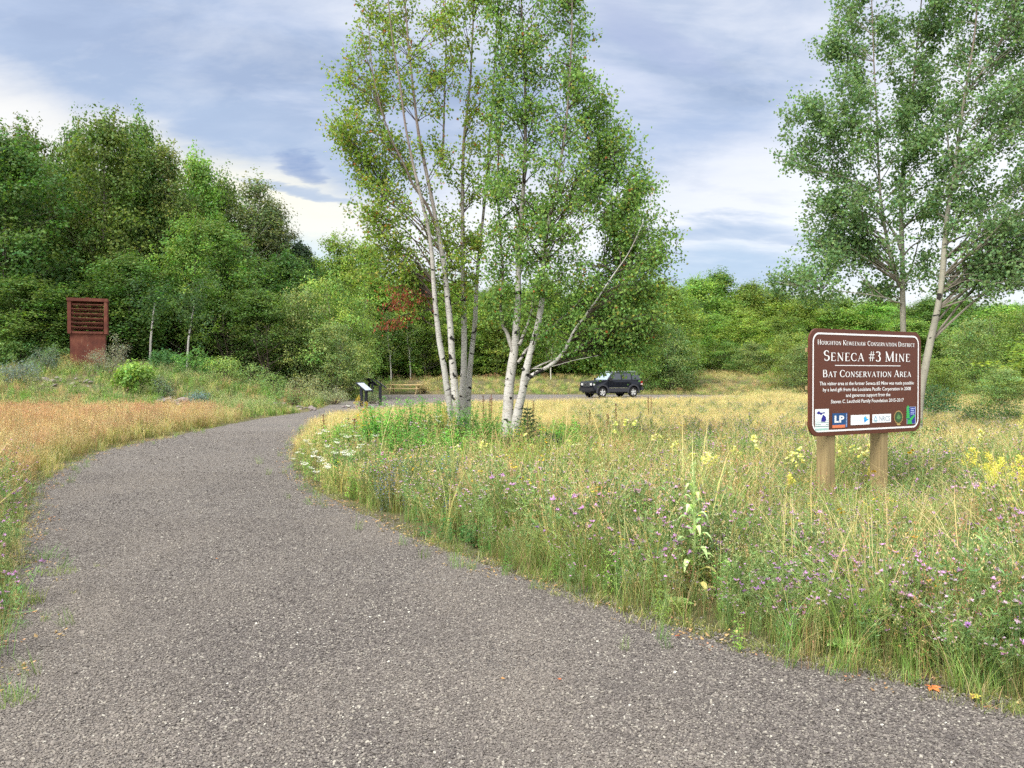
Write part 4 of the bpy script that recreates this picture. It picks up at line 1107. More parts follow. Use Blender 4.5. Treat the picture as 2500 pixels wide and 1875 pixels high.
def L6(b_):   # blue card with a green pine and a winding shape
    x0, x1, zt, zb = fx(.862), fx(.950), fz(.752), fz(.925); w_, h_ = x1 - x0, zt - zb
    rect(b_, x0, zb, x1, zt, -.003, (0.35, 0.42, 0.50)); rect(b_, x0 + w_ * .05, zb + h_ * .02, x1 - w_ * .07, zt - h_ * .02, -.0036, (0.014, 0.022, 0.21))
    for k in range(4): rect(b_, x0 + w_ * .42, zt - h_ * (.09 + .105 * k), x0 + w_ * (.86 - .05 * (k % 2)), zt - h_ * (.13 + .105 * k), -.0041, (0.40, 0.48, 0.72))
    GRN = (0.03, 0.34, 0.075)
    for k in range(6):
        u = k / 5; poly(b_, [(x0 + w_ * (.12 - .20 - .07 * u), zt - h_ * (.06 + .12 * k)), (x0 + w_ * (.12 + .20 + .07 * u), zt - h_ * (.06 + .12 * k)), (x0 + w_ * .13, zt + h_ * (.10 - .115 * k))], -.0042 - .0003 * k, GRN)
    poly(b_, [(x0 + w_ * a, zb + h_ * c_) for a, c_ in [(.06, .0), (.60, .0), (.48, .18), (.88, .46), (.80, .56), (.48, .42), (.20, .24), (.08, .30)]], -.0066, GRN)
for nm, fn in (('a', L1), ('b', L2), ('c', L3), ('d', L4), ('e', L5), ('f', L6)): logo(nm, fn)
for u in (0.195, 0.668):
    b_ = MB(); x = fx(u)
    b_.box((x - .068, .025, -.3), (x + .068, .161, z0 + SH - .06)); b_.obj('post', M['post'], sign)
for zz_ in (.12, .45, .80):
    b_ = MB(); b_.box((-SW / 2 - .012, .024, z0 + SH * zz_ - .025), (SW / 2 - .05, .0245 + .0, z0 + SH * zz_ + .025)); b_ = MB()
    b_.box((-SW / 2 - .010, .024, z0 + SH * zz_ - .022), (-SW / 2 + .12, .05, z0 + SH * zz_ + .022)); b_.obj('bracket', M['post'], sign)

# ------------------------------------------------------------------ rust red bat cage on the old shaft
m, q = new_mat('rust')
t = q.n('ShaderNodeTexCoord').outputs['Object']
n1 = q.noise(t, 1.3, 6, 0.65); n2 = q.noise(q.map(t, (5, 5, .8)), 1.6, 5, 0.7)
c = q.ramp(n1, [(0.30, (0.060, 0.019, 0.013)), (0.50, (0.100, 0.029, 0.018)), (0.72, (0.165, 0.058, 0.034))])
c = q.mix(q.ramp(n2, [(0.55, 0.0), (0.75, 0.55)]), c, (0.22, 0.115, 0.070, 1))
finish(m, q, principled(q, c, 0.8, 0.25, 0, bump(q, n1, 0.3, 0.01))); M['rust'] = m
YC = 43.0
xc = ray(217, HOR)[0] * YC; zc = H(xc, YC)
mpp = YC / F
cage = empty('bat_cage', (xc, YC, zc), R(24), 'rust red steel bat cage with barred top on the mound before the dark trees', 'bat cage')
wl = 88 * mpp * .86; wu = 100 * mpp * .86
zt = P(217, 730, YC).z - zc; zm = P(217, 812, YC).z - zc
h = wl / 2; u = wu / 2
b_ = MB(); b_.box((-h, -h, -.5), (h, h, zm)); b_.obj('shaft_collar', M['rust'], cage)
b_ = MB()
for sx in (-1, 1):
    for sy in (-1, 1): b_.box((sx * u - (.17 if sx > 0 else 0), sy * u - (.17 if sy > 0 else 0), zm - .10), (sx * u + (0 if sx > 0 else .17), sy * u + (0 if sy > 0 else .17), zt - .19))
b_.box((-u - .03, -u - .03, zt - .188), (u + .03, u + .03, zt - .03)); b_.box((-u * .15, -u * .2, zt - .028), (u * .05, u * .1, zt + .06))
b_.box((-u + .2, -u + .02, zm - .09), (u - .2, -u + .14, zm + .02)); b_.box((-u + .2, u - .14, zm - .09), (u - .2, u - .02, zm + .02))
b_.obj('frame', M['rust'], cage)
nb = 6
for k in range(nb):
    zz_ = zm + .14 + (zt - .22 - zm - .14) * (k + .35) / nb
    b_ = MB()
    for sy in (-1, 1):
        y = sy * (u - .10); b_.box((-u + .2, y - .085, zz_), (u - .2, y + .085, zz_ + .040)); b_.box((-u + .2, y - .012, zz_ - .05), (u - .2, y + .012, zz_ - .002))
        x = sy * (u - .10); b_.box((x - .075, -u + .2, zz_), (x + .075, u - .2, zz_ + .022)); b_.box((x - .012, -u + .2, zz_ - .05), (x + .012, u - .2, zz_ - .002))
    b_.obj('bar', M['rust'], cage)

# ------------------------------------------------------------------ black reader panels
M['black'] = plain('black_metal', (0.009, 0.010, 0.015), 0.5, 0.25)
M['face'] = plain('panel_face', (0.40, 0.44, 0.46), 0.3, 0.5, var=0.3, scale=14)
def reader(px, Y, rz, label, hh=1.0, two=True, pw=.95, pl_=.72):
    x, y = ray(px, HOR)[0] * Y, Y
    o = empty('reader_panel', (x, y, H(x, y)), rz, label, 'information panel', 'black reader panels at the end of the path')
    for s in ((-1, 1) if two else (0,)):
        b_ = MB(); b_.box((-.07, s * pw * .32 - .045, -.2), (.07, s * pw * .32 + .045, hh - .04)); b_.obj('post', M['black'], o)
    T_m = Matrix.Translation((0.02, 0, hh)) @ Matrix.Rotation(R(38), 4, 'Y')
    b_ = MB(); b_.box((-pl_ / 2, -pw / 2, 0), (pl_ / 2, pw / 2, .055), M=T_m); fr = b_.obj('frame', M['black'], o)
    b_ = MB(); b_.box((-pl_ / 2 + .06, -pw / 2 + .06, .052), (pl_ / 2 - .06, pw / 2 - .06, .059), M=T_m); b_.obj('graphic', M['face'], o)
    return o
reader(888, 43.0, R(-14), 'black reader panel with pale face, nearest of the three on the gravel', .98)
reader(905, 52, R(30), 'black reader panel seen from the side behind the pale faced one', 1.16)
reader(928, 44.0, R(11), 'black reader panel seen edge on, right of the pale faced one', 1.12)

# ------------------------------------------------------------------ picnic table
M['plank'] = wood_mat('pine_plank', (0.55, 0.42, 0.22, 1), (0.42, 0.31, 0.15, 1), (1.0, 12, 12))
Yp = 69.0; xp = ray(988, HOR)[0] * Yp
tbl = empty('picnic_table', (xp, Yp, H(xp, Yp)), R(-14), 'wooden picnic table standing in tan grass behind the gravel lot', 'picnic table')
b_ = MB()
for k in range(5): b_.box((-1.5, -.38 + k * .155, .72), (1.5, -.38 + k * .155 + .14, .79))
b_.obj('tabletop', M['plank'], tbl)
for s in (-1, 1):
    b_ = MB()
    for k in range(2): b_.box((-1.5, s * .72 - .14 + k * .15, .43), (1.5, s * .72 - .14 + k * .15 + .135, .47))
    b_.obj('bench', M['plank'], tbl)
for s in (-1, 1):
    for t_ in (-1, 1):
        b_ = MB(); b_.tube([(s * 1.15, t_ * .62, -.1), (s * 1.15, t_ * .22, .73)], .055, 4); b_.obj('leg', M['plank'], tbl)
    b_ = MB(); b_.box((s * 1.15 - .02, -.88, .36), (s * 1.15 + .02, .88, .428)); b_.obj('brace', M['plank'], tbl)

# ------------------------------------------------------------------ the parked car
M['car'] = plain('car_paint', (0.003, 0.004, 0.009), 0.35, 0.25, 0.0, 0.25, .1, 3)
M['cladding'] = plain('grey_plastic', (0.040, 0.040, 0.046), 0.65, 0.2)
M['chrome'] = plain('chrome', (0.55, 0.56, 0.58), 0.2, 0.5, 0.9)
M['rim'] = plain('alloy', (0.62, 0.61, 0.58), 0.35, 0.5, 0.4)
M['tyre'] = plain('rubber', (0.018, 0.017, 0.016), 0.85, 0.2)
M['glass'] = plain('dark_glass', (0.035, 0.042, 0.050), 0.08, 0.6, 0.0, 0.0, .05)
M['wind'] = plain('windshield_glass', (0.34, 0.42, 0.45), 0.08, 0.9, 0.4, 1.0, .05)
M['lamp_w'] = plain('clear_lamp', (0.60, 0.60, 0.58), 0.15, 0.7, 0.2)
M['lamp_r'] = plain('red_lamp', (0.25, 0.012, 0.010), 0.2, 0.6)
M['lamp_o'] = plain('amber_lamp', (0.45, 0.14, 0.02), 0.2, 0.6)
M['black_pl'] = plain('black_plastic', (0.016, 0.016, 0.018), 0.55, 0.4)
YJ = 60.0
xj = ray(1492, HOR)[0] * YJ
car = empty('parked_car', (xj, YJ, 0.012), R(-151), 'dark off-road car with silver wheels parked on the gravel lot under the birch crown', 'car')
def extrude_profile(prof, y0, y1, name, mat, parent, bev=0.03, yf=None):
    bm = bmesh.new()
    a = [bm.verts.new((x, y0 if yf is None else -yf(x, z), z)) for x, z in prof]
    b = [bm.verts.new((x, y1 if yf is None else yf(x, z), z)) for x, z in prof]
    bm.faces.new(a); bm.faces.new(b[::-1])
    for i in range(len(prof)): bm.faces.new((a[i], b[i], b[(i + 1) % len(prof)], a[(i + 1) % len(prof)]))
    bmesh.ops.recalc_face_normals(bm, faces=bm.faces[:])
    me = bpy.data.meshes.new(name); bm.to_mesh(me); bm.free(); me.materials.append(mat)
    o = bpy.data.objects.new(name, me); COL.objects.link(o); o.parent = parent
    if bev:
        md = o.modifiers.new('b', 'BEVEL'); md.width = bev; md.segments = 2; md.angle_limit = R(35)
    return o
WX, WR = 1.35, 0.37
def arch(cx, r, a0=180, a1=0, n=12): return arc(cx, .39, r, r, a0, a1, n)
prof = [(-2.14, .50)] + [(-WX - .46, .44)] + arch(-WX, .45, 172, 8) + [(-WX + .46, .40), (WX - .46, .40)] + arch(WX, .45, 172, 8) + [(WX + .46, .46), (2.10, .50), (2.15, .78), (2.13, 1.04), (2.06, 1.13), (1.45, 1.19), (.80, 1.22), (-2.10, 1.24), (-2.16, 1.10), (-2.18, .80)]
yf = lambda x, z: .86 - (.05 if abs(x) > 1.9 else 0) - max(0, z - 1.0) * .15
body = extrude_profile(prof, -.86, .86, 'body', M['car'], car, .035, yf)
# cabin: tapered box with rounded edges, pillars left by the glass panes
cab = [(.92, 1.19, .80), (.36, 1.79, .70), (-2.00, 1.80, .70), (-2.12, 1.19, .80)]
bm = bmesh.new()
vL = [bm.verts.new((x, y, z)) for x, z, y in cab]; vR = [bm.verts.new((x, -y, z)) for x, z, y in cab]
bm.faces.new(vL); bm.faces.new(vR[::-1])
for i in range(4): bm.faces.new((vL[i], vR[i], vR[(i + 1) % 4], vL[(i + 1) % 4]))
bmesh.ops.recalc_face_normals(bm, faces=bm.faces[:])
me = bpy.data.meshes.new('roof'); bm.to_mesh(me); bm.free(); me.materials.append(M['car'])
roof = bpy.data.objects.new('roof', me); COL.objects.link(roof); roof.parent = car
md = roof.modifiers.new('b', 'BEVEL'); md.width = .05; md.segments = 3
def pane(name, pts, mat, thick=.012):
    p = [Vector(q_) for q_ in pts]; nn = (p[1] - p[0]).cross(p[2] - p[0]).normalized(); cen = sum(p, Vector()) / len(p)
    if nn.dot(cen - Vector((-.4, 0, 1.3))) < 0: nn = -nn
    v = [q_ + nn * .004 for q_ in p] + [q_ + nn * (.004 + thick) for q_ in p]; k = len(p); b_ = MB()
    b_.add(np.array([x[:] for x in v] + [(cen + nn * (.004 + thick))[:]]), [[k + i, k + (i + 1) % k, 2 * k] for i in range(k)])
    b_.add(np.array([x[:] for x in v]), [[i, (i + 1) % k, k + (i + 1) % k, k + i] for i in range(k)])
    return b_.obj(name, mat, car)
def sy(z): return .80 - (z - 1.19) * (.10 / .60)
for s in (-1, 1):
    q3 = lambda x, z: (x, s * sy(z), z)
    pane('window', [q3(.72, 1.26), q3(-.28, 1.26), q3(-.29, 1.70), q3(.34, 1.70)], M['glass'])
    pane('window', [q3(-.39, 1.26), q3(-1.18, 1.26), q3(-1.17, 1.70), q3(-.40, 1.70)], M['glass'])
    pane('window', [q3(-1.29, 1.26), q3(-2.00, 1.26), q3(-1.92, 1.69), q3(-1.28, 1.70)], M['glass'])
    b_ = MB(); b_.box((.62, s * .86, 1.20), (.80, s * 1.02, 1.38)); b_.obj('mirror', M['black_pl'], car)
    # lower cladding, chrome strip, door handles and seams
    b_ = MB(); ya, yb = sorted((s * .855, s * .885)); b_.box((-WX + .50, ya, .40), (WX - .50, yb, .66)); b_.obj('cladding', M['cladding'], car)
    b_ = MB(); ya, yb = sorted((s * .880, s * .896)); b_.box((-.78, ya, .655), (-.06, yb, .70)); b_.box((-.02, ya, .655), (.80, yb, .70)); b_.obj('trim_strip', M['chrome'], car)
    b_ = MB(); ya, yb = sorted((s * .85, s * .866))
    for (x0_, x1_) in ((-1.16, -.35), (-.33, .84)):
        d_ = MB(); d_.box((x0_, ya, .71), (x1_, yb, 1.10)); dr = d_.obj('door', M['car'], car)
        d_ = MB(); ya2, yb2 = sorted((s * .868, s * .885)); d_.box((x0_ + .05, ya2, 1.02), (x0_ + .23, yb2, 1.05)); d_.obj('handle', M['black_pl'], dr)
    # wheel-arch flares
    for cx in (-WX, WX):
        b_ = MB(); ya, yb = sorted((s * .80, s * .925))
        oa = arc(cx, .39, .53, .54, 190, -10, 16); ia = arc(cx, .39, .43, .44, 190, -10, 16)
        v = []
        for (x1, z1), (x2, z2) in zip(oa, ia): v += [(x1, ya, z1), (x1, yb, z1), (x2, yb, z2), (x2, ya, z2)]
        f = []
        for i in range(15):
            for j in range(4): f.append([i * 4 + j, i * 4 + (j + 1) % 4, i * 4 + 4 + (j + 1) % 4, i * 4 + 4 + j])
        b_.add(v, f); b_.obj('wheel_arch', M['cladding'], car)
        # wheels
        wy = s * .77
        we = bpy.data.objects.new('wheel', None); COL.objects.link(we); we.parent = car; we.location = (cx, wy, WR)
        b_ = MB(); pr_ = [(.235, -.10), (.30, -.115), (.355, -.10), (.37, -.06), (.37, .06), (.355, .10), (.30, .115), (.235, .10)]
        n = 28; v = []
        for k in range(n):
            a_ = 2 * math.pi * k / n
            for (r_, y_) in pr_: v.append((r_ * math.cos(a_), y_, r_ * math.sin(a_)))
        f = [[k * 8 + j, k * 8 + (j + 1) % 8, ((k + 1) % n) * 8 + (j + 1) % 8, ((k + 1) % n) * 8 + j] for k in range(n) for j in range(8)]
        b_.add(v, f); b_.obj('tyre', M['tyre'], we, True)
        b_ = MB(); n = 28; v = []
        for k in range(n):
            a_ = 2 * math.pi * k / n
            for (r_, y_) in ((.245, .085), (.225, .09), (.222, -.08)): v.append((r_ * math.cos(a_), s * y_, r_ * math.sin(a_)))
        b_.add(v, [[k * 3 + j, k * 3 + j + 1, ((k + 1) % n) * 3 + j + 1, ((k + 1) % n) * 3 + j] for k in range(n) for j in range(2)])
        for k in range(5):
            a_ = 2 * math.pi * k / 5 + .3 + cx
            e = np.array([math.cos(a_), 0, math.sin(a_)]); pz = np.array([-math.sin(a_), 0, math.cos(a_)]); yy = np.array([0, s * 1.0, 0])
            v = [e * .03 - pz * .045 + yy * .06, e * .03 + pz * .045 + yy * .06, e * .232 + pz * .052 + yy * .075, e * .232 - pz * .052 + yy * .075]
            v += [q_ - yy * .05 for q_ in v]
            b_.add(v, [(0, 1, 2, 3), (4, 5, 6, 7), (0, 1, 5, 4), (1, 2, 6, 5), (2, 3, 7, 6), (3, 0, 4, 7)])
        b_.tube([(0, s * .02, 0), (0, s * .075, 0)], .06, 10); b_.obj('rim', M['rim'], we)
        b_ = MB(); b_.tube([(0, -s * .04, 0), (0, -s * .035, 0)], .22, 20); b_.obj('brake', M['black_pl'], we)
    # lamps
    b_ = MB(); b_.box((2.06, s * .56 - .12, .86), (2.145, s * .56 + .12, 1.02)); b_.obj('headlight', M['lamp_w'], car)
    ya, yb = sorted((s * .70, s * .845)); b_ = MB(); b_.box((1.99, ya, .87), (2.115, yb, .98)); b_.obj('side_lamp', M['lamp_w'], car)
    ya, yb = sorted((s * .72, s * .835)); b_ = MB(); b_.box((-2.20, ya, .86), (-2.06, yb, 1.16)); tl = b_.obj('tail_light', M['lamp_r'], car)
    b_ = MB(); b_.box((-2.215, ya + .01, .90), (-2.05, yb + .004 * s, .98)); b_.obj('reverse_lamp', M['lamp_w'], tl)
    b_ = MB(); b_.tube([(-1.75, s * .60, 1.79), (-1.70, s * .60, 1.855), (.0, s * .60, 1.85), (.08, s * .60, 1.785)], .022, 6); b_.obj('roof_rail', M['chrome'], car)
pane('windshield', [(.864, .70, 1.25), (.864, -.70, 1.25), (.416, -.63, 1.73), (.416, .63, 1.73)], M['wind'])
pane('rear_window', [(-2.106, .66, 1.26), (-2.106, -.66, 1.26), (-2.02, -.60, 1.70), (-2.02, .60, 1.70)], M['glass'])
b_ = MB(); b_.box((2.02, -.80, .46), (2.24, .80, .70)); b_.box((2.10, -.55, .38), (2.22, .55, .455)); o = b_.obj('front_bumper', M['black_pl'], car)
b_ = MB(); b_.box((2.205, -.56, .52), (2.252, .56, .545)); b_.obj('bumper_strip', M['cladding'], o)
b_ = MB(); b_.box((-2.28, -.82, .50), (-2.10, .82, .74)); b_.obj('rear_bumper', M['cladding'], car)
b_ = MB(); b_.box((2.10, -.40, .80), (2.135, .40, 1.04)); gr_ = b_.obj('grille', M['black_pl'], car)
b_ = MB()
for k in range(8): b_.box((2.13, -.40 + k * .108, .81), (2.152, -.40 + k * .108 + .04, 1.03))
b_.box((2.125, -.41, 1.032), (2.15, .41, 1.052)); b_.box((2.125, -.41, .788), (2.15, .41, .808)); b_.obj('grille_bars', M['chrome'], gr_)
for x in (-1.3, -.5): 
    b_ = MB(); b_.box((x - .03, -.60, 1.845), (x + .03, .60, 1.87)); b_.obj('roof_bar', M['chrome'], car)
b_ = MB(); b_.box((-1.9, -.6, .28), (1.9, .6, .45)); b_.obj('underbody', M['black_pl'], car)
b_ = MB(); b_.tube([(1.2, -.76, 1.16), (1.17, -.76, 1.75)], .006, 4); b_.obj('antenna', M['black_pl'], car)
# ------------------------------------------------------------------ small plants: kinds
GRN = (0.145, 0.235, 0.045); DRY = (0.46, 0.38, 0.18); OLIVE = (0.22, 0.26, 0.070); WIRY = (0.165, 0.235, 0.080); FRESH = (0.150, 0.290, 0.048)
def cvar(rng, c, n, dv=.2, dh=.12): return jit(rng, c, n, dv, dh)
def mk_tuft(seed, n, h, spread, wid, lean, lo, hi, dry=0.0, head=None, rows=4):
    rng = np.random.default_rng(seed); b = MB()
    a = rng.uniform(0, 6.283, n); r = spread * np.sqrt(rng.uniform(0, 1, n))
    base = np.column_stack([r * np.cos(a), r * np.sin(a), np.full(n, -.02)])
    hh = h * rng.uniform(.45, 1.1, n); az = rng.uniform(0, 6.283, n)
    c0 = cvar(rng, lo, n); c1 = cvar(rng, hi, n)
    k = rng.uniform(0, 1, n) < dry
    c0[k] = cvar(rng, (0.26, 0.19, 0.09), n)[k]; c1[k] = cvar(rng, DRY, n)[k]
    ln = rng.uniform(.1, 1, n) * lean
    b.blades(base, az, hh, ln, wid * rng.uniform(.6, 1.3, n), c0, c1, rows=rows)
    if head:
        col, frac, hl, hw, cnt = head
        m_ = rng.uniform(0, 1, n) < frac
        tip = base[m_] + np.column_stack([np.cos(az[m_]) * ln[m_] * hh[m_], np.sin(az[m_]) * ln[m_] * hh[m_], hh[m_] * (1 - .28 * ln[m_])])
        for p in tip:
            t = rng.uniform(0, 1, cnt)[:, None]
            pp = p + t * np.array([0, 0, -hl]) + rng.normal(0, hw, (cnt, 3)) * (0.3 + t)
            d = unit(rng.normal(0, .5, (cnt, 3)) + np.array([0, 0, 1.0])); s = unit(np.cross(d, rng.normal(size=(cnt, 3))))
            b.kites(pp, d, s, rng.uniform(.6, 1.2, cnt) * hw * 1.6, cvar(rng, col, cnt), 0, .4)
    return b
def leafy(b, rng, x, y, h, nl, ll, lw, col, lean=.12, stemc=(0.10, 0.12, 0.04), droop=.35, up=.6, top=None, r=.003, z=0.0, taper=0.5, mats=(0, 0)):
    """one upright stem with alternate narrow leaves; returns its tip"""
    az = rng.uniform(0, 6.28); L = rng.uniform(0, lean) * h
    pts = np.array([[x, y, z - .02], [x + math.cos(az) * L * .3, y + math.sin(az) * L * .3, z + h * .5], [x + math.cos(az) * L, y + math.sin(az) * L, z + h]])
    b.tube(curve(pts, 4), [r, r * .9, r * .7, r * .45], 3, stemc, mats[1], cap=False)
    if nl:
        t = rng.uniform(.08, 1, nl); p = pts[0] * (1 - t)[:, None] + pts[2] * t[:, None]
        a = rng.uniform(0, 6.28, nl); s_ = (1 - taper * t) * rng.uniform(.7, 1.2, nl)
        d1 = unit(np.column_stack([np.cos(a), np.sin(a), np.full(nl, up)])); d2 = unit(np.column_stack([np.cos(a), np.sin(a), np.full(nl, -droop)]))
        sd = np.column_stack([-np.sin(a), np.cos(a), np.zeros(nl)])
        w0 = sd * (lw * .5) * s_[:, None]; q1 = p + d1 * (ll * .5 * s_)[:, None]; q2 = q1 + d2 * (ll * .55 * s_)[:, None]
        v = np.stack([p - w0 * .25, p + w0 * .25, q1 + w0, q1 - w0, q2], 1)
        i = np.arange(nl) * 5; cc = np.repeat(cvar(rng, col, nl, .18, .1), 5, 0)
        b.add(v.reshape(-1, 3), np.stack([i, i + 1, i + 2, i + 3], 1), cc, mats[0])
        b.f3.append(np.stack([i + 3, i + 2, i + 4], 1) + b.n - 5 * nl); b.m3.append(np.full(nl, mats[0]))
    return pts[2]
def burst(b, rng, p, r, n, col, up=0.4, mat=0, asp=.35, dv=.12):
    """a small flower head: petals radiating from a point"""
    a = rng.uniform(0, 6.28, n); d = unit(np.column_stack([np.cos(a), np.sin(a), rng.uniform(-.1, 1, n) * up * 2]))
    s = unit(np.cross(d, rng.normal(0, .3, (n, 3)) + np.array([0, 0, 1.0])))
    b.kites(np.tile(p, (n, 1)), d, s, rng.uniform(.7, 1.1, n) * r, cvar(rng, col, n, dv, .04), mat, asp, .1)
PURP = (0.50, 0.26, 0.50); PINK = (0.52, 0.27, 0.47)
def knap_parts(seed, h=.55, nb=7, flowers=True):
    """wiry branching plant; returns stem builder and flower positions"""
    rng = np.random.default_rng(seed); b = MB(); fl = []
    for k in range(nb):
        x, y = rng.normal(0, .035, 2)
        tip = leafy(b, rng, x, y, h * rng.uniform(.6, 1.05), 9, .06, .006, WIRY, .45, WIRY, .1, .9, r=.0022)
        for j in range(3):
            t = rng.uniform(.5, .85); p = np.array([x, y, 0]) * (1 - t) + tip * t
            e = unit(rng.normal(0, .6, 3) + np.array([0, 0, 1.1])) * h * rng.uniform(.15, .3)
            b.tube([p, p + e * .5, p + e], .0014, 3, WIRY, cap=False)
            m_ = 5; tt = rng.uniform(.1, .9, m_)[:, None]
            d = unit(rng.normal(0, .6, (m_, 3)) + np.array([0, 0, .6])); s = unit(np.cross(d, rng.normal(size=(m_, 3))))
            b.kites(p + e * tt, d, s, rng.uniform(.025, .05, m_), cvar(rng, WIRY, m_), 0, .14)
            if rng.uniform() < .75: fl.append(p + e)
        fl.append(tip)
    return b, fl
def flower_head(b, rng, p, col=PURP, r=.017):
    b.tube([p + np.array([0, 0, -.012]), p + np.array([0, 0, -.004]), p], [.003, .0055, .004], 5, (0.09, 0.10, 0.04), cap=False)
    burst(b, rng, p, r, 13, col, .55, 0, .32)
def kind(name, b, mat='grass'): return b.obj(name, M[mat], link=False)
ks = []
# 0-2 green grasses, 3-5 dry grasses with seed heads
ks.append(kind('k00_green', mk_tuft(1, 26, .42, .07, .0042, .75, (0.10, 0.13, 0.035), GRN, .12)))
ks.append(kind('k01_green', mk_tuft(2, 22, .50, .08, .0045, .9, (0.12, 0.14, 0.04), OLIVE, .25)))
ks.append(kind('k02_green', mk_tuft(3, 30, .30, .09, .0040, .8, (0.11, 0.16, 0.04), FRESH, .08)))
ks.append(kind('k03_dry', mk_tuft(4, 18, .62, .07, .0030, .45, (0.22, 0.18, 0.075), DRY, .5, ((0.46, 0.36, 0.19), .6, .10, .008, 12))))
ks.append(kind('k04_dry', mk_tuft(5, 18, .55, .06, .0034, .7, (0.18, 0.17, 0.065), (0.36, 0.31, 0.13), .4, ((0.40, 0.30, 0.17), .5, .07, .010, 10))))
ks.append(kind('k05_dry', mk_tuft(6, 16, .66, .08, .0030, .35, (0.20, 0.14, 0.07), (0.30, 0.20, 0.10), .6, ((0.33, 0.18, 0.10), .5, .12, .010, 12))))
# 6-7 wiry knapweed without and with flowers
for i_, sd_ in enumerate((21, 22)):
    b_, fl_ = knap_parts(sd_, .52, 6)
    if i_:
        rg = np.random.default_rng(5)
        for p in fl_[::3]: flower_head(b_, rg, p)
    ks.append(kind('k0%d_wiry' % (6 + i_), b_))
# 8-9 leafy weeds
def weed(seed, n, h, nl, ll, lw, col, spread=.06, **kw):
    rng = np.random.default_rng(seed); b = MB(); tips = []
    for k in range(n): tips.append(leafy(b, rng, *rng.normal(0, spread, 2), h * rng.uniform(.6, 1.1), nl, ll, lw, col, **kw))
    return b, tips, rng
b_, _, _ = weed(31, 4, .45, 26, .075, .016, FRESH); ks.append(kind('k08_weed', b_))
b_, _, _ = weed(32, 5, .38, 22, .055, .012, (0.105, 0.19, 0.045)); ks.append(kind('k09_weed', b_))
# 10 yellow flowered weed, 11 blue flowered, 12 pale feathery (bedstraw-like), 13 low rosette of litter
b_, tp, rg = weed(33, 4, .48, 20, .04, .009, (0.12, 0.19, 0.05))
for p in tp:
    for j in range(4): burst(b_, rg, p + rg.normal(0, .025, 3), .013, 6, (0.62, 0.46, 0.03), .3, 0, .6)
ks.append(kind('k10_yellow', b_))
b_, tp, rg = weed(34, 5, .45, 26, .05, .008, (0.13, 0.18, 0.10))
for p in tp:
    for j in range(8): burst(b_, rg, p * np.array([1, 1, 1 - .06 * j]) + rg.normal(0, .008, 3), .009, 5, (0.17, 0.20, 0.48), .5, 0, .6)
ks.append(kind('k11_blue', b_))
b_, tp, rg = weed(35, 6, .55, 20, .04, .006, (0.19, 0.24, 0.09), lean=.4)
for p in tp:
    for j in range(16): burst(b_, rg, p * np.array([1, 1, 1 - .02 * j]) + rg.normal(0, .03, 3), .009, 3, (0.52, 0.54, 0.28), .4, 0, .7)
ks.append(kind('k12_pale', b_))
# 13-14 reddish redtop grass: fine haze of spikelets over olive blades
def redtop(seed, col, h=.52):
    b = mk_tuft(seed, 22, h * .75, .09, .0038, .6, (0.19, 0.19, 0.05), (0.27, 0.25, 0.07), .2)
    rng = np.random.default_rng(seed)
    for k in range(14):
        x, y = rng.normal(0, .06, 2); hh = h * rng.uniform(.8, 1.1); dx_, dy_ = rng.normal(0, .05, 2)
        b.tube([(x, y, 0), (x + dx_, y + dy_, hh)], .0013, 3, (0.30, 0.20, 0.09), cap=False)
        n = 26; t = rng.uniform(0, 1, n)[:, None]
        p = np.array([x + dx_, y + dy_, hh]) - t * np.array([0, 0, .16]) + rng.normal(0, 1, (n, 3)) * np.array([.022, .022, .01]) * (.25 + t)
        d = unit(rng.normal(0, 1, (n, 3))); s = unit(np.cross(d, rng.normal(size=(n, 3))))
        b.kites(p, d, s, rng.uniform(.008, .014, n), cvar(rng, col, n, .2, .1), 0, .6)
    return b
ks.append(kind('k13_red', redtop(41, (0.44, 0.265, 0.150))))
ks.append(kind('k14_red', redtop(42, (0.44, 0.33, 0.18), .48)))
# 15 tall yellow-tan meadow grass for the far field
ks.append(kind('k15_tan', mk_tuft(43, 30, .45, .12, .007, .5, (0.30, 0.27, 0.09), (0.44, 0.38, 0.16), .5, ((0.48, 0.38, 0.18), .5, .09, .012, 8))))
ks.append(kind('k16_tan', mk_tuft(44, 30, .42, .12, .007, .6, (0.24, 0.26, 0.075), (0.38, 0.36, 0.13), .3, ((0.46, 0.36, 0.20), .4, .09, .012, 8))))
# 17 low creeping edge plant, 18 fresh far grass
ks.append(kind('k17_low', mk_tuft(45, 26, .11, .10, .0042, 1.0, (0.14, 0.15, 0.045), (0.18, 0.22, 0.06), .35)))
ks.append(kind('k18_fresh', mk_tuft(46, 34, .40, .13, .008, .7, (0.10, 0.17, 0.035), (0.16, 0.26, 0.05), .1)))
# 19 pale small weeds, grey-pink from afar (knapweed mass)
b_, fl_ = knap_parts(24, .50, 8)
rg = np.random.default_rng(9)
for p in fl_[::2]: flower_head(b_, rg, p, (0.46, 0.34, 0.44), .016)
ks.append(kind('k19_haze', b_))
# 20 long arching straw blades, 21 tall green arching clump
ks.append(kind('k20_arch', mk_tuft(47, 15, .95, .06, .0055, 1.15, (0.26, 0.25, 0.09), (0.48, 0.41, 0.20), .5, rows=6)))
ks.append(kind('k21_arch', mk_tuft(48, 24, .80, .09, .0060, 1.05, (0.12, 0.18, 0.04), (0.22, 0.31, 0.07), .15, rows=6)))
NK = len(ks)

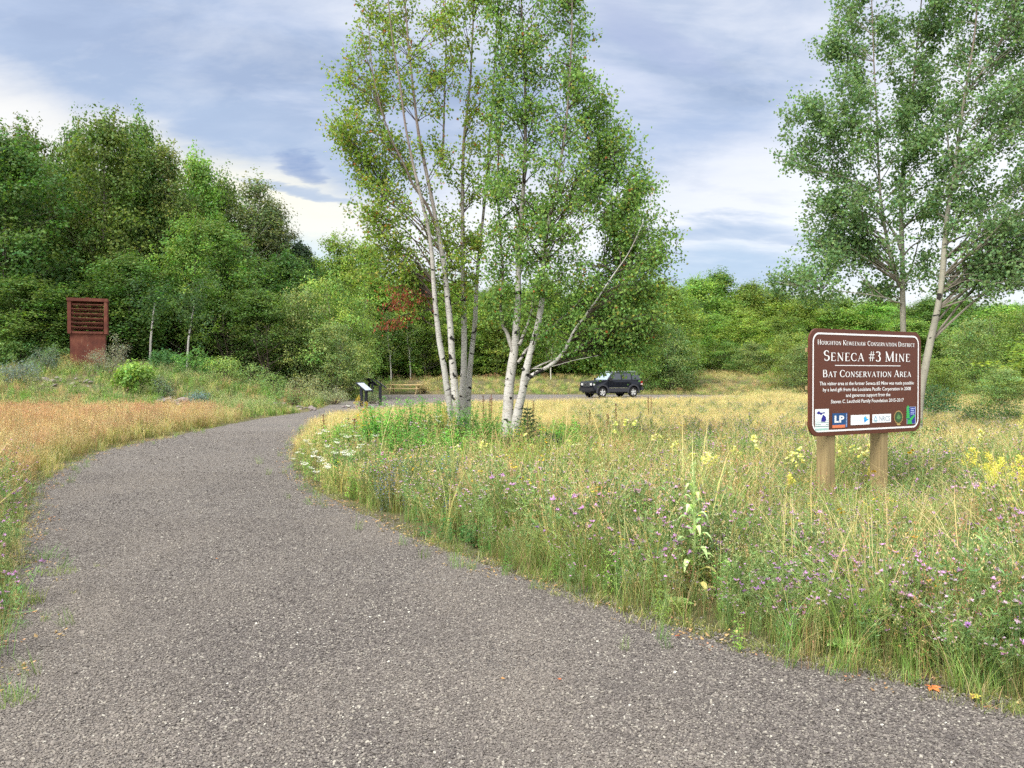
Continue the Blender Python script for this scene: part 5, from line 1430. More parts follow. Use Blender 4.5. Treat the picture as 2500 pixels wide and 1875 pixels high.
# ------------------------------------------------------------------ where they grow
rng = np.random.default_rng(2024)
def field(p, sx, sy, ph):
    x, y = p[:, 0], p[:, 1]
    return 0.5 + 0.25 * np.sin(x * sx + ph) * np.cos(y * sy + ph * 1.7) + 0.25 * np.sin((x + y) * sx * .63 + ph * 2.1)
def pick(pr):
    c = np.cumsum(pr, 1); c /= c[:, -1:]
    return (rng.uniform(0, 1, (len(pr), 1)) > c).sum(1)
P_ = []
for (y0, y1, dn) in [(2.6, 5, 330), (5, 8, 230), (8, 12, 130), (12, 18, 62), (18, 28, 30), (28, 46, 13), (46, 75, 5.0), (75, 135, 1.7)]:
    P_.append(frustum_pts(rng, y0, y1, dn, 1.2))
p = np.concatenate(P_); d = pdist(p)
k = (d > -0.02 + rng.normal(0, .06, len(p)) * (1 + p[:, 1] * .02)); p, d = p[k], d[k]
x, y = p[:, 0], p[:, 1]
left = x < np.interp(y, [0, 4, 8, 12, 20, 36, 60], [-1.5, -1.5, -3, -4.5, -7, -9, -12])
mound = left & (y > 31 + .0 * x)
Wt = np.zeros((len(p), NK)) + 1e-6
f1, f2, f3, f4 = field(p, .9, .7, .3), field(p, .5, .4, 1.9), field(p, 1.7, 1.3, 4.0), field(p, .33, .28, 5.2)
near = np.clip((17 - y) / 8, 0, 1); far = 1 - near
bed = np.exp(-(((x + 1.1) / 2.6) ** 2 + ((y - 14.6) / 3.0) ** 2)) * ~left
Rm = (~left).astype(float)
Wt[:, 0] += Rm * (near * .9 * (1.3 - f1) + far * .25); Wt[:, 1] += Rm * (near * 1.0 * f2 + far * .3); Wt[:, 2] += Rm * (near * .8 * (1.2 - f3) + far * .1) + bed * 1
Wt[:, 3] += Rm * near * 2.6 * f1 ** 3; Wt[:, 4] += Rm * near * 1.1 * f2 ** 1.5; Wt[:, 5] += Rm * near * .8 * f3 ** 2
Wt[:, 6] += Rm * near * .75 * (.3 + f4); Wt[:, 7] += Rm * near * .50 * f4 * (.3 + f2)
Wt[:, 8] += Rm * near * .32 * (1.1 - f2) + bed * 3.5; Wt[:, 9] += Rm * near * .9 * (f4 > .55) + bed * 3.0
Wt[:, 10] += Rm * near * .045 + bed * .25; Wt[:, 12] += Rm * near * .10
Wt[:, 11] += Rm * np.exp(-(((x + 1.9) / .8) ** 2 + ((y - 9.6) / .9) ** 2)) * 2.2
Wt[:, 20] += (Rm + .5 * left) * near * .13 * (.4 + f1); Wt[:, 21] += Rm * near * .9 * (f3 > .62) + .06 * near; Wt[:, 15] += Rm * far * 1.5; Wt[:, 16] += Rm * far * 1.1; Wt[:, 19] += Rm * far * .35 * (y < 40) * (x > 2) * (.3 + f4) + Rm * near * .2
Wt[:, 18] += Rm * far * .18 + Rm * (y > 66) * .9 * (x < 8)
strip = (y > 66) & (y < 90) & Rm.astype(bool)
Wt[strip, 13] += .35; Wt[strip, 1] += 1.6; Wt[strip, 18] += .8; Wt[strip, 15] *= .4
# left field: red-tinged haze of grass with olive feet, knapweed at the near edge, fresh weeds on the mound
Lf = (left & ~mound).astype(float); nl_ = np.clip((15 - y) / 5, 0, 1)
Wt[:, 13] += Lf * (1 - nl_) * 2.4 * (.35 + f2); Wt[:, 14] += Lf * (1 - nl_) * 2.2 * (.4 + f3); Wt[:, 4] += Lf * (1 - nl_) * .8; Wt[:, 1] += Lf * (1 - nl_) * .6 * f1; Wt[:, 12] += Lf * (.12 + .7 * (f1 > .72)) * (1 - nl_); Wt[:, 16] += Lf * (1 - nl_) * .9
Wt[:, 0] += Lf * nl_ * 1.0; Wt[:, 1] += Lf * (nl_ * 1.3 + .25); Wt[:, 6] += Lf * nl_ * 1.0; Wt[:, 7] += Lf * nl_ * .8; Wt[:, 3] += Lf * nl_ * .3; Wt[:, 9] += Lf * nl_ * .3; Wt[:, 14] += Lf * nl_ * .5
edgeL = Lf * (d < 1.6) * (y > 14); Wt[:, 1] += edgeL * 2.5; Wt[:, 16] += edgeL * 1.5; Wt[:, 13] *= (1 - .6 * edgeL)
Mf = mound.astype(float)
Wt[:, 18] += Mf * 1.5; Wt[:, 12] += Mf * 1.7 * f1; Wt[:, 9] += Mf * 1.0; Wt[:, 8] += Mf * 1.0 * f3; Wt[:, 16] += Mf * .7; Wt[:, 13] += Mf * .35 * (f2 > .6); Wt[:, 6] += Mf * .4
idx = pick(Wt)
idx = np.minimum(idx, NK - 1)
edge = S((d + .12) / np.where(left, .8, .75))
clumps = field(p, 2.3, 1.9, 1.1) * .55 + field(p, 1.1, .9, 3.7) * .45
s = (.52 + .58 * edge) * np.where(~left & (y < 18), .74 + .58 * clumps, 1) * rng.uniform(.75, 1.2, len(p))
s *= 1 + .35 * bed
s *= np.where(~left & (y > 22), np.interp(y, [22, 34, 60], [.92, .72, .85]), 1)
s *= np.interp(y, [50, 130], [1.0, 2.0])
s *= np.where(left & (y > 14) & ~mound, 1.12, 1)
low = (d < .22) & (rng.uniform(0, 1, len(p)) < .75); idx[low] = 17; s[low] = rng.uniform(.5, 1.2, low.sum())
# trodden-bare patches near the lip of the gravel
bare = (d < .45) & (field(p, 3.1, 2.7, 2.2) > .62); k = ~(bare & (rng.uniform(0, 1, len(p)) < .8))
# open stony scars on the mound
sc_ = mound & (field(p, .55, .8, 3.3) > .80); k &= ~(sc_ & (rng.uniform(0, 1, len(p)) < .5))
p, d, s, idx, y = p[k], d[k], s[k], idx[k], y[k]
nt = (np.abs(p[:, 0] - (-9.0) * p[:, 1] / 69.0) < 2.6) & (p[:, 1] > 60) & (p[:, 1] < 70.5); s[nt] *= .25
ns_ = (np.abs(p[:, 0] - .43 * p[:, 1]) < 1.15) & (p[:, 1] > 5.0) & (p[:, 1] < 9.7); s[ns_] *= .74
nm = (np.hypot(p[:, 0] - G(1692, 1468)[0], (p[:, 1] - G(1692, 1468)[1] + .25) * .6) < .17); s[nm] *= .5
st2 = (p[:, 1] > 64) & (p[:, 1] < 90); s[st2] *= .8
for (pa, pb, ya_, yb_, kk) in ((385, 480, 33.5, 37.6, .30), (50, 235, 36, 39.6, .45), (645, 805, 36, 41.5, .35), (830, 1010, 38, 44, .3)):
    xx_ = p[:, 0] / p[:, 1] * F + 1250
    q_ = (xx_ > pa) & (xx_ < pb) & (p[:, 1] > ya_) & (p[:, 1] < yb_) & (rng.uniform(0, 1, len(p)) < .85); s[q_] *= kk
wide = np.interp(y, [12, 30, 60, 130], [1, 1.35, 1.9, 2.6])
z = Hn(p, d)
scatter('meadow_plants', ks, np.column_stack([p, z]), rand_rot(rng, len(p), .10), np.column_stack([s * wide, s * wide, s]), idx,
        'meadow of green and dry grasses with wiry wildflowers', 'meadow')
print('meadow', len(p))

# sparse sprouts that creep on to the gravel, and a litter of dry leaves along its edge
p = frustum_pts(rng, 3, 26, 14, .5); d = pdist(p)
k = (d < -.02) & (d > -.7) & (rng.uniform(0, 1, len(p)) < np.exp(d / .22)); p = p[k]
scatter('edge_sprouts', [ks[17], ks[2]], np.column_stack([p, np.full(len(p), .006)]), rand_rot(rng, len(p), .2), rng.uniform(.25, .75, len(p)), (rng.uniform(0, 1, len(p)) < .2).astype(int),
        'small weeds sprouting through the edge of the gravel', 'weeds')
b_ = MB(); rg = np.random.default_rng(3); n = 9
pp = rg.normal(0, .03, (n, 3)) * np.array([1, 1, .15]) + np.array([0, 0, .006]); dd = unit(rg.normal(0, 1, (n, 3)) * np.array([1, 1, .25])); ss = unit(np.cross(dd, rg.normal(0, .3, (n, 3)) + np.array([0, 0, 1.0])))
b_.kites(pp, dd, ss, rg.uniform(.012, .03, n), cvar(rg, (0.34, 0.22, 0.11), n, .4, .2), 0, .6)
lit = kind('litter', b_)
p = frustum_pts(rng, 3, 22, 40, .5); d = pdist(p)
k = (np.abs(d) < .35) & (rng.uniform(0, 1, len(p)) < np.exp(-np.abs(d) / .15)); p = p[k]
scatter('leaf_litter', [lit], np.column_stack([p, np.full(len(p), .008)]), rand_rot(rng, len(p), .05), rng.uniform(.7, 1.4, len(p)), np.zeros(len(p)), 'dry leaf litter along the edge of the gravel', 'leaf litter')
# ------------------------------------------------------------------ plants one can point at, each a thing of its own
def spot(px, Y): 
    x_ = ray(px, HOR)[0] * Y; return Vector((x_, Y, H(x_, Y)))
def height_to(py, Y, z0): return P(1250, py, Y).z - z0
# knapweeds in flower: a few master plants, then copies with their flower heads
def knap_master(seed, h, col):
    rg = np.random.default_rng(seed); b_, fl_ = knap_parts(seed, h, 6)
    o = empty('knapweed', (0, 0, 0), 0); b_.obj('stems', M['grass'], o)
    for p in fl_[:7]:
        f_ = MB(); flower_head(f_, rg, np.zeros(3), tuple(np.array(col) * rg.uniform(.85, 1.15)), .025 * rg.uniform(.8, 1.2))
        q_ = f_.obj('flower_head', M['flower'], o); q_.location = p; q_.rotation_euler = (rg.normal(0, .35), rg.normal(0, .35), 0)
    return o
def copy_thing(o):
    c_ = o.copy(); COL.objects.link(c_)
    for ch in list(o.children):
        d_ = ch.copy(); COL.objects.link(d_); d_.parent = c_
        for g_ in list(ch.children):
            e_ = g_.copy(); COL.objects.link(e_); e_.parent = d_
    return c_
masters = [knap_master(101, .50, PURP), knap_master(102, .46, PINK), knap_master(103, .54, (0.36, 0.16, 0.44)), knap_master(104, .42, (0.45, 0.24, 0.46))]
rng = np.random.default_rng(55)
spots = []
while len(spots) < 255:
    px, py = rng.uniform(1000, 2560), rng.uniform(1130, 1640)
    x_, y_ = G(px, py + 110)
    pt = np.array([(x_, y_)])
    if pdist(pt)[0] < .35 or y_ > 15: continue
    # they stand in loose drifts, most of them on the right
    if rng.uniform() > (0.25 + 0.75 * S((px - 1250) / 700.0)) * (0.35 + field(pt, .9, 1.1, 2.6)[0]): continue
    spots.append((x_, y_, 0))
for (px, py) in [(10, 1180), (45, 1160), (60, 1200), (25, 1215), (0, 1260), (35, 1290), (8, 1330), (-20, 1240), (15, 1440), (5, 1400), (-25, 1350), (70, 1170), (12, 1480), (-10, 1560)]:
    x_, y_ = G(px, py + 50); spots.append((x_, y_, 1))
for i, (x_, y_, lf) in enumerate(spots):
    m_ = masters[i % 4]; o = m_ if i < 4 else copy_thing(m_)
    o.location = (x_, y_, H(x_, y_)); o.rotation_euler = (0, 0, rng.uniform(0, 6.28)); s_ = rng.uniform(.95, 1.3) * (.75 if lf else 1); o.scale = (s_,) * 3 if not (abs(x_ - .43 * y_) < 1.0 and y_ < 9.6) else (s_, s_, s_ * .75)
    if lf: tag(o, 'small purple knapweed flowering along the left edge of the gravel', 'wildflower', 'purple knapweeds on the left of the path')
    else: tag(o, 'purple knapweed with wiry grey green stems among the meadow grass around the sign', 'wildflower', 'purple knapweeds of the right meadow')

# Queen Anne's lace: umbels of white florets
def umbel(b, rg, c_, r, n=46):
    a = rg.uniform(0, 6.28, n); q = np.sqrt(rg.uniform(0, 1, n)) * r
    p = c_ + np.column_stack([q * np.cos(a), q * np.sin(a), (q / r) ** 2 * r * .28 + rg.normal(0, .002, n)])
    d = unit(np.column_stack([rg.normal(0, 1, (n, 2)), rg.normal(0, .25, n)])); s = unit(np.cross(d, rg.normal(0, .2, (n, 3)) + np.array([0, 0, 1.0])))
    b.kites(p, d, s, rg.uniform(.010, .017, n), cvar(rg, (0.66, 0.66, 0.58), n, .12, .02), 0, 1.0, .1)
def lace(px, py, Y, label, n=3, seed=0):
    rg = np.random.default_rng(int(px + py)); sp = spot(px, Y); h = height_to(py, Y, sp.z)
    h = max(.3, h) + .05
    o = empty('queen_annes_lace', sp, rg.uniform(0, 6), label, 'wildflower', 'white umbels at the tip of the meadow bed')
    b_ = MB(); tips = [leafy(b_, rg, 0, 0, h, 8, .07, .008, (0.12, .19, .05), .1, (0.14, .17, .06))]
    for k in range(n - 1): tips.append(leafy(b_, rg, *rg.normal(0, .03, 2), h * rg.uniform(.7, .95), 6, .07, .008, (0.12, .19, .05), .55, (0.14, .17, .06)))
    b_.obj('stems', M['grass'], o)
    for t in tips:
        f_ = MB(); r_ = rg.uniform(.042, .066); umbel(f_, rg, np.array([0, 0, .0]), r_)
        for k in range(9):
            a = k * .7; f_.tube([(0, 0, -.035), (math.cos(a) * r_ * .7, math.sin(a) * r_ * .7, 0)], .001, 3, (0.2, .26, .1), cap=False)
        q_ = f_.obj('flower_head', M['flower'], o); q_.location = t + np.array([0, 0, .02]); q_.rotation_euler = (rg.normal(0, .2), rg.normal(0, .2), 0)
LC = 'white umbel flower in the drift at the tip of the meadow bed beside the path'
for (px, py, Y, lb) in [(790, 1022, 14.0, 'white umbel flower leaning out over the gravel, leftmost of the tall ones'), (850, 1001, 15.5, 'tall white umbel flower below the black reader panels'),
                        (835, 1072, 13.5, LC), (870, 1052, 13.2, LC), (915, 1040, 13.8, LC), (788, 1062, 13.4, LC), (757, 1095, 13.2, LC), (765, 1108, 12.6, LC), (820, 1092, 12.4, LC),
                        (728, 1118, 13.6, LC), (858, 1066, 12.9, LC), (885, 1098, 12.0, LC), (778, 1128, 12.2, LC), (822, 1092, 12.7, LC), (848, 1116, 11.8, LC), (742, 1150, 12.0, LC), (745, 1085, 14.2, LC), (800, 1148, 11.6, LC),
                        (1070, 1028, 13.6, 'white umbel flower in front of the left birch stems'), (1090, 1050, 13.2, 'low white umbel flower in front of the left birch stems'), (955, 1002, 15, 'white umbel flower in the green bed left of the birches')]:
    lace(px, py, Y, lb)

# goldenrods
def goldenrod(px, py, Y, n, label, col=(0.58, 0.53, 0.095), spread=.1, fr=1.0, group=None):
    rg = np.random.default_rng(int(px * 3 + py)); sp = spot(px, Y); h = height_to(py, Y, sp.z)
    o = empty('goldenrod', sp, 0, label, 'wildflower', group)
    b_ = MB(); f_ = MB()
    for k in range(n):
        x_, y_ = rg.normal(0, spread, 2); hh = h * (1 if k == 0 else rg.uniform(.7, .98))
        t = leafy(b_, rg, x_, y_, hh, 34, .085, .013, (0.13, .22, .04), .10, (0.14, .17, .05))
        for j in range(13):
            a = rg.uniform(0, 6.28); u = j / 12; ln = (.10 * u + .025) * fr; c_ = t - np.array([0, 0, u * .20 * fr])
            e = np.array([math.cos(a), math.sin(a), .45]) * ln
            m_ = 24; tt = rg.uniform(.1, 1, m_)[:, None]; p = c_ + e * tt + rg.normal(0, .011, (m_, 3))
            d = unit(rg.normal(0, 1, (m_, 3))); s = unit(np.cross(d, rg.normal(size=(m_, 3))))
            f_.kites(p, d, s, rg.uniform(.010, .019, m_), cvar(rg, col, m_, .15, .06), 0, .8)
    b_.obj('stems', M['grass'], o); f_.obj('flowers', M['flower'], o)
goldenrod(882, 970, 15.5, 4, 'orange yellow goldenrod plume below the black reader panels', (0.56, 0.40, 0.07), .07)
goldenrod(905, 1000, 15.5, 4, 'fading yellow goldenrod right of the orange plume', (0.48, 0.38, 0.06), .1)
goldenrod(2395, 1095, 8.6, 3, 'yellow goldenrod stem at the left end of the golden clump near the right edge', spread=.05)
goldenrod(2452, 1112, 8.3, 9, 'broad golden clump of goldenrod at the right edge of the photo', spread=.14)
goldenrod(2500, 1140, 8.0, 8, 'bright goldenrod cut by the right edge of the photo', spread=.13)
goldenrod(2478, 1018, 11.5, 2, 'tall pale yellow plume near the right edge, above the golden clump', (0.58, 0.55, 0.16), .05)
goldenrod(1922, 1160, 8.9, 1, 'small yellow goldenrod left of the left sign post', spread=.03, fr=.55)
goldenrod(2128, 1140, 10.2, 2, 'small yellow goldenrod between the two sign posts', spread=.04, fr=.7)
goldenrod(1096, 1000, 14.3, 3, 'pale yellow plume at the foot of the left birch', (0.55, 0.46, 0.10), .1)

# evening primroses: pale yellow four-petalled flowers crowding the stem tip
def primrose(px, py, Y, label=None, n=2):
    rg = np.random.default_rng(int(px * 5 + py)); sp = spot(px, Y); h = max(.3, height_to(py, Y, sp.z))
    o = empty('evening_primrose', sp, 0, label or 'pale yellow evening primrose standing above the grass of the right meadow', 'wildflower', 'pale yellow evening primroses')
    b_ = MB(); f_ = MB()
    for k in range(n):
        t = leafy(b_, rg, *rg.normal(0, .035, 2), h * (1 if k == 0 else rg.uniform(.8, .97)), 26, .085, .017, (0.17, .25, .06), .08, (0.16, .18, .06), r=.004)
        for j in range(5):
            c_ = t + rg.normal(0, 1, 3) * np.array([.025, .025, .012]) - np.array([0, 0, .018 * j])
            burst(f_, rg, c_, .040, 7, (0.74, 0.72, 0.28), .8, 0, .9, .08)
    b_.obj('stems', M['grass'], o); f_.obj('flowers', M['flower'], o)
for (px, py, Y) in [(1535, 1026, 14), (1505, 1032, 15), (1690, 1108, 11), (1755, 1112, 10.4), (1730, 1108, 10.8), (1846, 1066, 11.5), (1797, 1092, 11), (1945, 1098, 10.2), (1930, 1106, 10), (2062, 1086, 11.5), (2090, 1088, 11.3), (2115, 1083, 11.3),
                    (1460, 1092, 12.5), (1310, 1085, 12.8), (1335, 1105, 12.2), (1275, 1060, 13.8), (1600, 1060, 13), (2392, 1052, 12.5), (2440, 1215, 7.2), (1172, 1080, 12.2), (1120, 1092, 12), (1650, 1080, 12.4), (1395, 1075, 13.2)]:
    primrose(px, py, Y)
primrose(1725, 1115, 10.1, 'pair of pale primroses with nodding flowers midway between birch and sign', 3)

# black-eyed susans
def susan(px, py, Y, label):
    rg = np.random.default_rng(int(px + 3 * py)); sp = spot(px, Y); h = max(.25, height_to(py, Y, sp.z))
    o = empty('black_eyed_susan', sp, 0, label, 'wildflower', 'yellow daisies with dark centres')
    b_ = MB(); t = leafy(b_, rg, 0, 0, h, 8, .07, .012, (0.12, .19, .05), .1); b_.obj('stems', M['grass'], o)
    f_ = MB(); a = np.arange(12) * .5236; d = unit(np.column_stack([np.cos(a), np.sin(a), np.full(12, -.25)])); s = np.column_stack([-np.sin(a), np.cos(a), np.zeros(12)])
    f_.kites(np.zeros((12, 3)), d, s, np.full(12, .034), cvar(rg, (0.72, 0.48, 0.02), 12, .08, .04), 0, .42); pt = f_.obj('petals', M['flower'], o); pt.location = t; pt.rotation_euler = (-.5, rg.normal(0, .3), 0)
    f_ = MB(); f_.tube([(0, 0, -.003), (0, 0, .008), (0, 0, .013)], [.009, .009, .004], 8, (0.035, .02, .012)); e_ = f_.obj('centre', M['flower'], o); e_.location = t; e_.rotation_euler = pt.rotation_euler
for (px, py, Y, lb) in [(2058, 1243, 7.2, 'yellow daisy in front of and between the sign posts'), (2065, 1250, 7.1, 'lower yellow daisy beside the one between the sign posts'), (1947, 1322, 6.4, 'single yellow daisy with dark centre left of and below the sign posts'),
                        (2215, 1098, 10, 'orange yellow daisy just right of the right sign post'), (2225, 1104, 9.8, 'yellow daisy right of the right sign post, lower of the two'), (1920, 1278, 6.8, 'yellow daisy left of the left sign post, low in the grass'), (2145, 1150, 9.2, 'yellow daisy close to the left face of the right post')]:
    susan(px, py, Y, lb)

# mulleins
def big_leaf(b, rg, base, az, L, wd, up, col, curl=.8):
    t = np.linspace(0, 1, 6); d = np.array([math.cos(az), math.sin(az), 0]); sd = np.array([-math.sin(az), math.cos(az), 0])
    p = base + d * (L * t * (1 - .25 * t))[:, None] + np.array([0, 0, 1.0]) * (L * (up * t - curl * up * t ** 2.2))[:, None]
    w_ = (wd * np.sin(np.pi * np.clip(t * .93 + .07, 0, 1)) ** .7 * .5)[:, None]
    fold = np.array([0, 0, 1.0]) * w_ * .35
    v = np.stack([p - sd * w_ + fold, p, p + sd * w_ + fold], 1).reshape(-1, 3); i = np.arange(5) * 3
    f = np.concatenate([np.stack([i, i + 1, i + 4, i + 3], 1), np.stack([i + 1, i + 2, i + 5, i + 4], 1)])
    cc = cvar(rg, col, 1, .10, .05)[0]; b.add(v, f, np.repeat(np.array([cc]), len(v), 0) * np.tile([1, 1.25, 1], 6)[:, None])
def mullein(px, py_base, py_top, label, name='mullein'):
    rg = np.random.default_rng(px); x_, y_ = G(px, py_base); h = height_to(py_top, y_, 0); o = empty(name, (x_, y_, H(x_, y_)), 0, label, 'plant')
    MC = (0.32, 0.41, 0.17)
    if h > .4:
        b_ = MB(); b_.tube(curve([(0, 0, -.03), (.01, 0, h * .5), (.0, 0, h)], 7), [.012, .012, .011, .010, .010, .008, .004], 7, MC)
        n = 160; t = rg.uniform(.62, 1, n); a = rg.uniform(0, 6.28, n); d = unit(np.column_stack([np.cos(a), np.sin(a), np.full(n, .9)])); s = unit(np.cross(d, rg.normal(size=(n, 3))))
        b_.kites(np.column_stack([np.cos(a) * .009, np.sin(a) * .009, t * h]), d, s, rg.uniform(.014, .028, n) * (1.25 - t * .6), cvar(rg, MC, n, .15, .08), 0, .8); b_.obj('stalk', M['grass'], o)
    b_ = MB()
    nl_ = 26 if h > .4 else 15
    for k in range(nl_):
        t = k / nl_
        if h > .4: big_leaf(b_, rg, np.array([0, 0, .04 + .80 * h * t]), k * 2.4 + rg.normal(0, .2), .30 * (1 - .72 * t), .056 * (1 - .5 * t), .80 + .7 * t, MC if k > 6 else (0.36, .31, .12), 1.05)
        else: big_leaf(b_, rg, np.array([0, 0, .01]), k * 2.4, .155 * (1 - .4 * t), .062, .55 + 1.1 * t, (0.20, .31, .10), .6)
    b_.obj('leaves', M['grass'], o)
mullein(1692, 1468, 1125, 'tall pale mullein stalk with drooping woolly leaves at the edge of the gravel')
mullein(2058, 1598, 1560, 'fresh green mullein rosette on the gravel edge below the sign', 'mullein_rosette')
mullein(1655, 1490, 1470, 'small mullein rosette left of the tall mullein stalk', 'mullein_rosette')

# tall leafy plants, leafy bushes and saplings of the bed
def leafy_bush(px, Y, h, n, spread, label, col=FRESH, nl=40, ll=.085, lw=.02, name='leafy_bush', cat='bush', group=None):
    rg = np.random.default_rng(int(px * 7 + Y * 10)); sp = spot(px, Y); o = empty(name, sp, 0, label, cat, group); b_ = MB()
    for k in range(n): leafy(b_, rg, *rg.normal(0, spread, 2), h * rg.uniform(.55, 1.05), nl, ll, lw, np.array(col) * rg.uniform(.85, 1.15), .3)
    b_.obj('foliage', M['grass'], o)
leafy_bush(985, 14.2, 1.02, 2, .04, 'tall dark leafy stem standing up against the gravel lot left of the birches', (0.085, .16, .04), 46, .13, .026, 'tall_weed', 'plant')
leafy_bush(1003, 14.0, .98, 2, .05, 'second tall leafy stem, right beside the darkest one left of the birches', (0.10, .19, .04), 46, .12, .026, 'tall_weed', 'plant')
leafy_bush(922, 10.8, .72, 1, .01, 'single thin dark stem in front of the white umbel flowers', (0.13, .16, .06), 40, .03, .009, 'thin_weed', 'plant')
for (px, Y, h, lb) in [(848, 14.6, .56, 'bright green bush behind the white umbel flowers'), (890, 14.8, .62, 'bright green bush between the umbel flowers and the dark stems'), (930, 14.6, .78, 'bright green bush at the left end of the bed under the birches'), (985, 14.4, .86, 'bright green bush around the tall dark leafy stems'), (1045, 14.6, .92, 'green bush just left of the left birch foot'),
                       (1110, 14.6, .88, 'green bush hiding the foot of the left birch clump'), (1165, 14.2, .82, 'green bush between the two birches'), (1205, 13.8, .70, 'green bush left of the forked birch foot'), (1000, 12.8, .62, 'low green bush in front of the bed'), (1085, 12.8, .58, 'low green bush in front of the left birch'),
                       (1350, 14.4, .66, 'green bush right of the small spruce')]:
    leafy_bush(px, Y, h * 1.36, 78, .27, lb, (0.125, .275, .045), 46, .125, .046)
leafy_bush(1160, 8.3, .30, 26, .22, 'low dark green leafy bush spilling on to the gravel edge', (0.055, .135, .03), 22, .075, .034)
leafy_bush(1215, 8.05, .22, 14, .14, 'small leafy tuft right of the low dark bush at the gravel edge', (0.075, .16, .035), 20, .06, .028)
def sapling_spruce(px, py, Y, w0, label, col=(0.035, .065, .03)):
    rg = np.random.default_rng(px); sp = spot(px, Y); h = height_to(py, Y, sp.z); o = empty('small_spruce', sp, 0, label, 'tree'); T = MB(); C = MB()
    T.tube([(0, 0, -.05), (0, 0, h)], [.018, .004], 6, (0.1, .07, .05)); n = 16
    for k in range(n):
        t = k / n; z_ = h * (.06 + .9 * t); L = w0 * (1 - t) ** .85 + .03
        for j in range(7):
            a = j * .9 + k * 1.3 + rg.normal(0, .1); e = np.array([math.cos(a), math.sin(a), .30]) * L * rg.uniform(.8, 1.1); m_ = int(24 * L / w0) + 8
            T.tube([(0, 0, z_), np.array([0, 0, z_]) + e], .003, 3, (0.1, .07, .05), cap=False)
            tt = rg.uniform(.1, 1.05, m_)[:, None]; p = np.array([0, 0, z_]) + e * tt; d = unit(rg.normal(0, .8, (m_, 3)) + e / L * 1.2); s = unit(np.cross(d, rg.normal(size=(m_, 3))))
            C.kites(p, d, s, rg.uniform(.03, .05, m_), cvar(rg, col, m_, .2, .1), 0, .30)
    T.obj('trunk', M['stem'], o); C.obj('needles', M['leaf'], o)
sapling_spruce(1288, 985, 14.0, .42, 'small dark spruce sapling right beside the forked birch foot')
sapling_spruce(1245, 1062, 12.9, .48, 'very dark low spruce in front of the forked birch foot', (0.022, .045, .02))
sapling_spruce(1345, 1052, 13.6, .45, 'low dark spruce right of the spruce sapling', (0.035, .07, .035))
leafy_bush(1460, 13.0, .42, 16, .2, 'low dark green bush in the grass below the car', (0.07, .13, .04))
# docks: rusty seed spikes
def dock(px, py, Y, label=None):
    rg = np.random.default_rng(px); sp = spot(px, Y); h = max(.4, height_to(py, Y, sp.z)); o = empty('dock_spike', sp, 0, label or 'rust brown dock spike standing over the tan grass', 'plant', 'rust brown dock spikes'); b_ = MB()
    b_.tube([(0, 0, 0), (0, 0, h)], .006, 4, (0.16, .06, .03)); n = 90; t = rg.uniform(.5, 1, n); a = rg.uniform(0, 6.28, n); r_ = rg.uniform(.01, .035, n)
    d = unit(rg.normal(0, 1, (n, 3))); s = unit(np.cross(d, rg.normal(size=(n, 3))))
    b_.kites(np.column_stack([np.cos(a) * r_, np.sin(a) * r_, t * h]), d, s, rg.uniform(.015, .03, n), cvar(rg, (0.15, .05, .028), n, .25, .1), 0, .8); b_.obj('spike', M['grass'], o)
for (px, py, Y) in [(1180, 965, 20), (1196, 968, 20.5), (1200, 962, 21), (1302, 978, 22), (1583, 970, 27), (1590, 968, 27.5), (1440, 1000, 21), (1504, 985, 23), (865, 1022, 14.5), (790, 1010, 16.5), (1484, 1010, 20)]: dock(px, py, Y)

# shrubs on the mound round the bat cage
def mound_bush(px, Y, h, wd, label, kd='willow', va=0, name='shrub', col=None):
    place_tree(kd, va, px, Y, None, h, wd, None, name, label, 'shrub', 'shrubs on the mound')
def blob_bush(px, Y, h, wd, col, leaf, n, label, name='shrub', airy=1.0, up=.3):
    h = h * 1.3
    rg = np.random.default_rng(int(px * 3 + Y)); sp = spot(px, Y); o = empty(name, sp, 0, label, 'shrub', 'shrubs on the mound'); C = MB(); T = MB()
    for k in range(n):
        a = rg.uniform(0, 6.28); q = math.sqrt(rg.uniform(0, 1)) * .85; u = rg.uniform(.15, 1) * math.sqrt(1 - .8 * q * q)
        c_ = np.array([math.cos(a) * q * wd / 2, math.sin(a) * q * wd / 2, u * h])
        T.tube([(c_[0] * .15, c_[1] * .15, -.05), c_ * np.array([.6, .6, .5]), c_], [.012, .008, .004], 4, (0.09, .07, .05), cap=False)
        leaf_blob(C, rg, c_, np.array([1, 1, .8]) * .14 * airy, 40, leaf, np.array(col) * rg.uniform(.8, 1.25), 0, .7)
    T.obj('stems', M['stem'], o); C.obj('foliage', M['leaf'], o)
blob_bush(328, 37, .95, 2.0, (0.130, .225, .045), .15, 46, 'bright green broad leaved bush in front and right of the bat cage')
blob_bush(396, 37.5, .7, .9, (0.13, .17, .11), .07, 26, 'grey green bush touching the right side of the bright green one')
blob_bush(258, 39.5, 1.0, 1.9, (0.19, .20, .14), .06, 46, 'pale grey bush at the right foot of the bat cage', up=1)
blob_bush(292, 41, 1.5, 1.0, (0.20, .20, .15), .05, 30, 'silvery grey upright bush between the cage and the bright green one')
blob_bush(45, 38, .85, 2.1, (0.115, .14, .13), .07, 50, 'blue grey bush at the left edge of the mound')
blob_bush(110, 41, 1.0, 1.7, (0.13, .17, .13), .07, 44, 'grey green bush left of the bat cage')
blob_bush(20, 43, 1.3, 2.2, (0.12, .21, .055), .13, 50, 'leafy green bush behind the blue grey one at the left edge')
blob_bush(75, 44, 1.3, 2.0, (0.10, .20, .06), .13, 50, 'leafy green bush behind and left of the bat cage')
blob_bush(140, 43.5, 1.1, 1.5, (0.11, .20, .06), .12, 40, 'leafy green bush directly left of the bat cage')
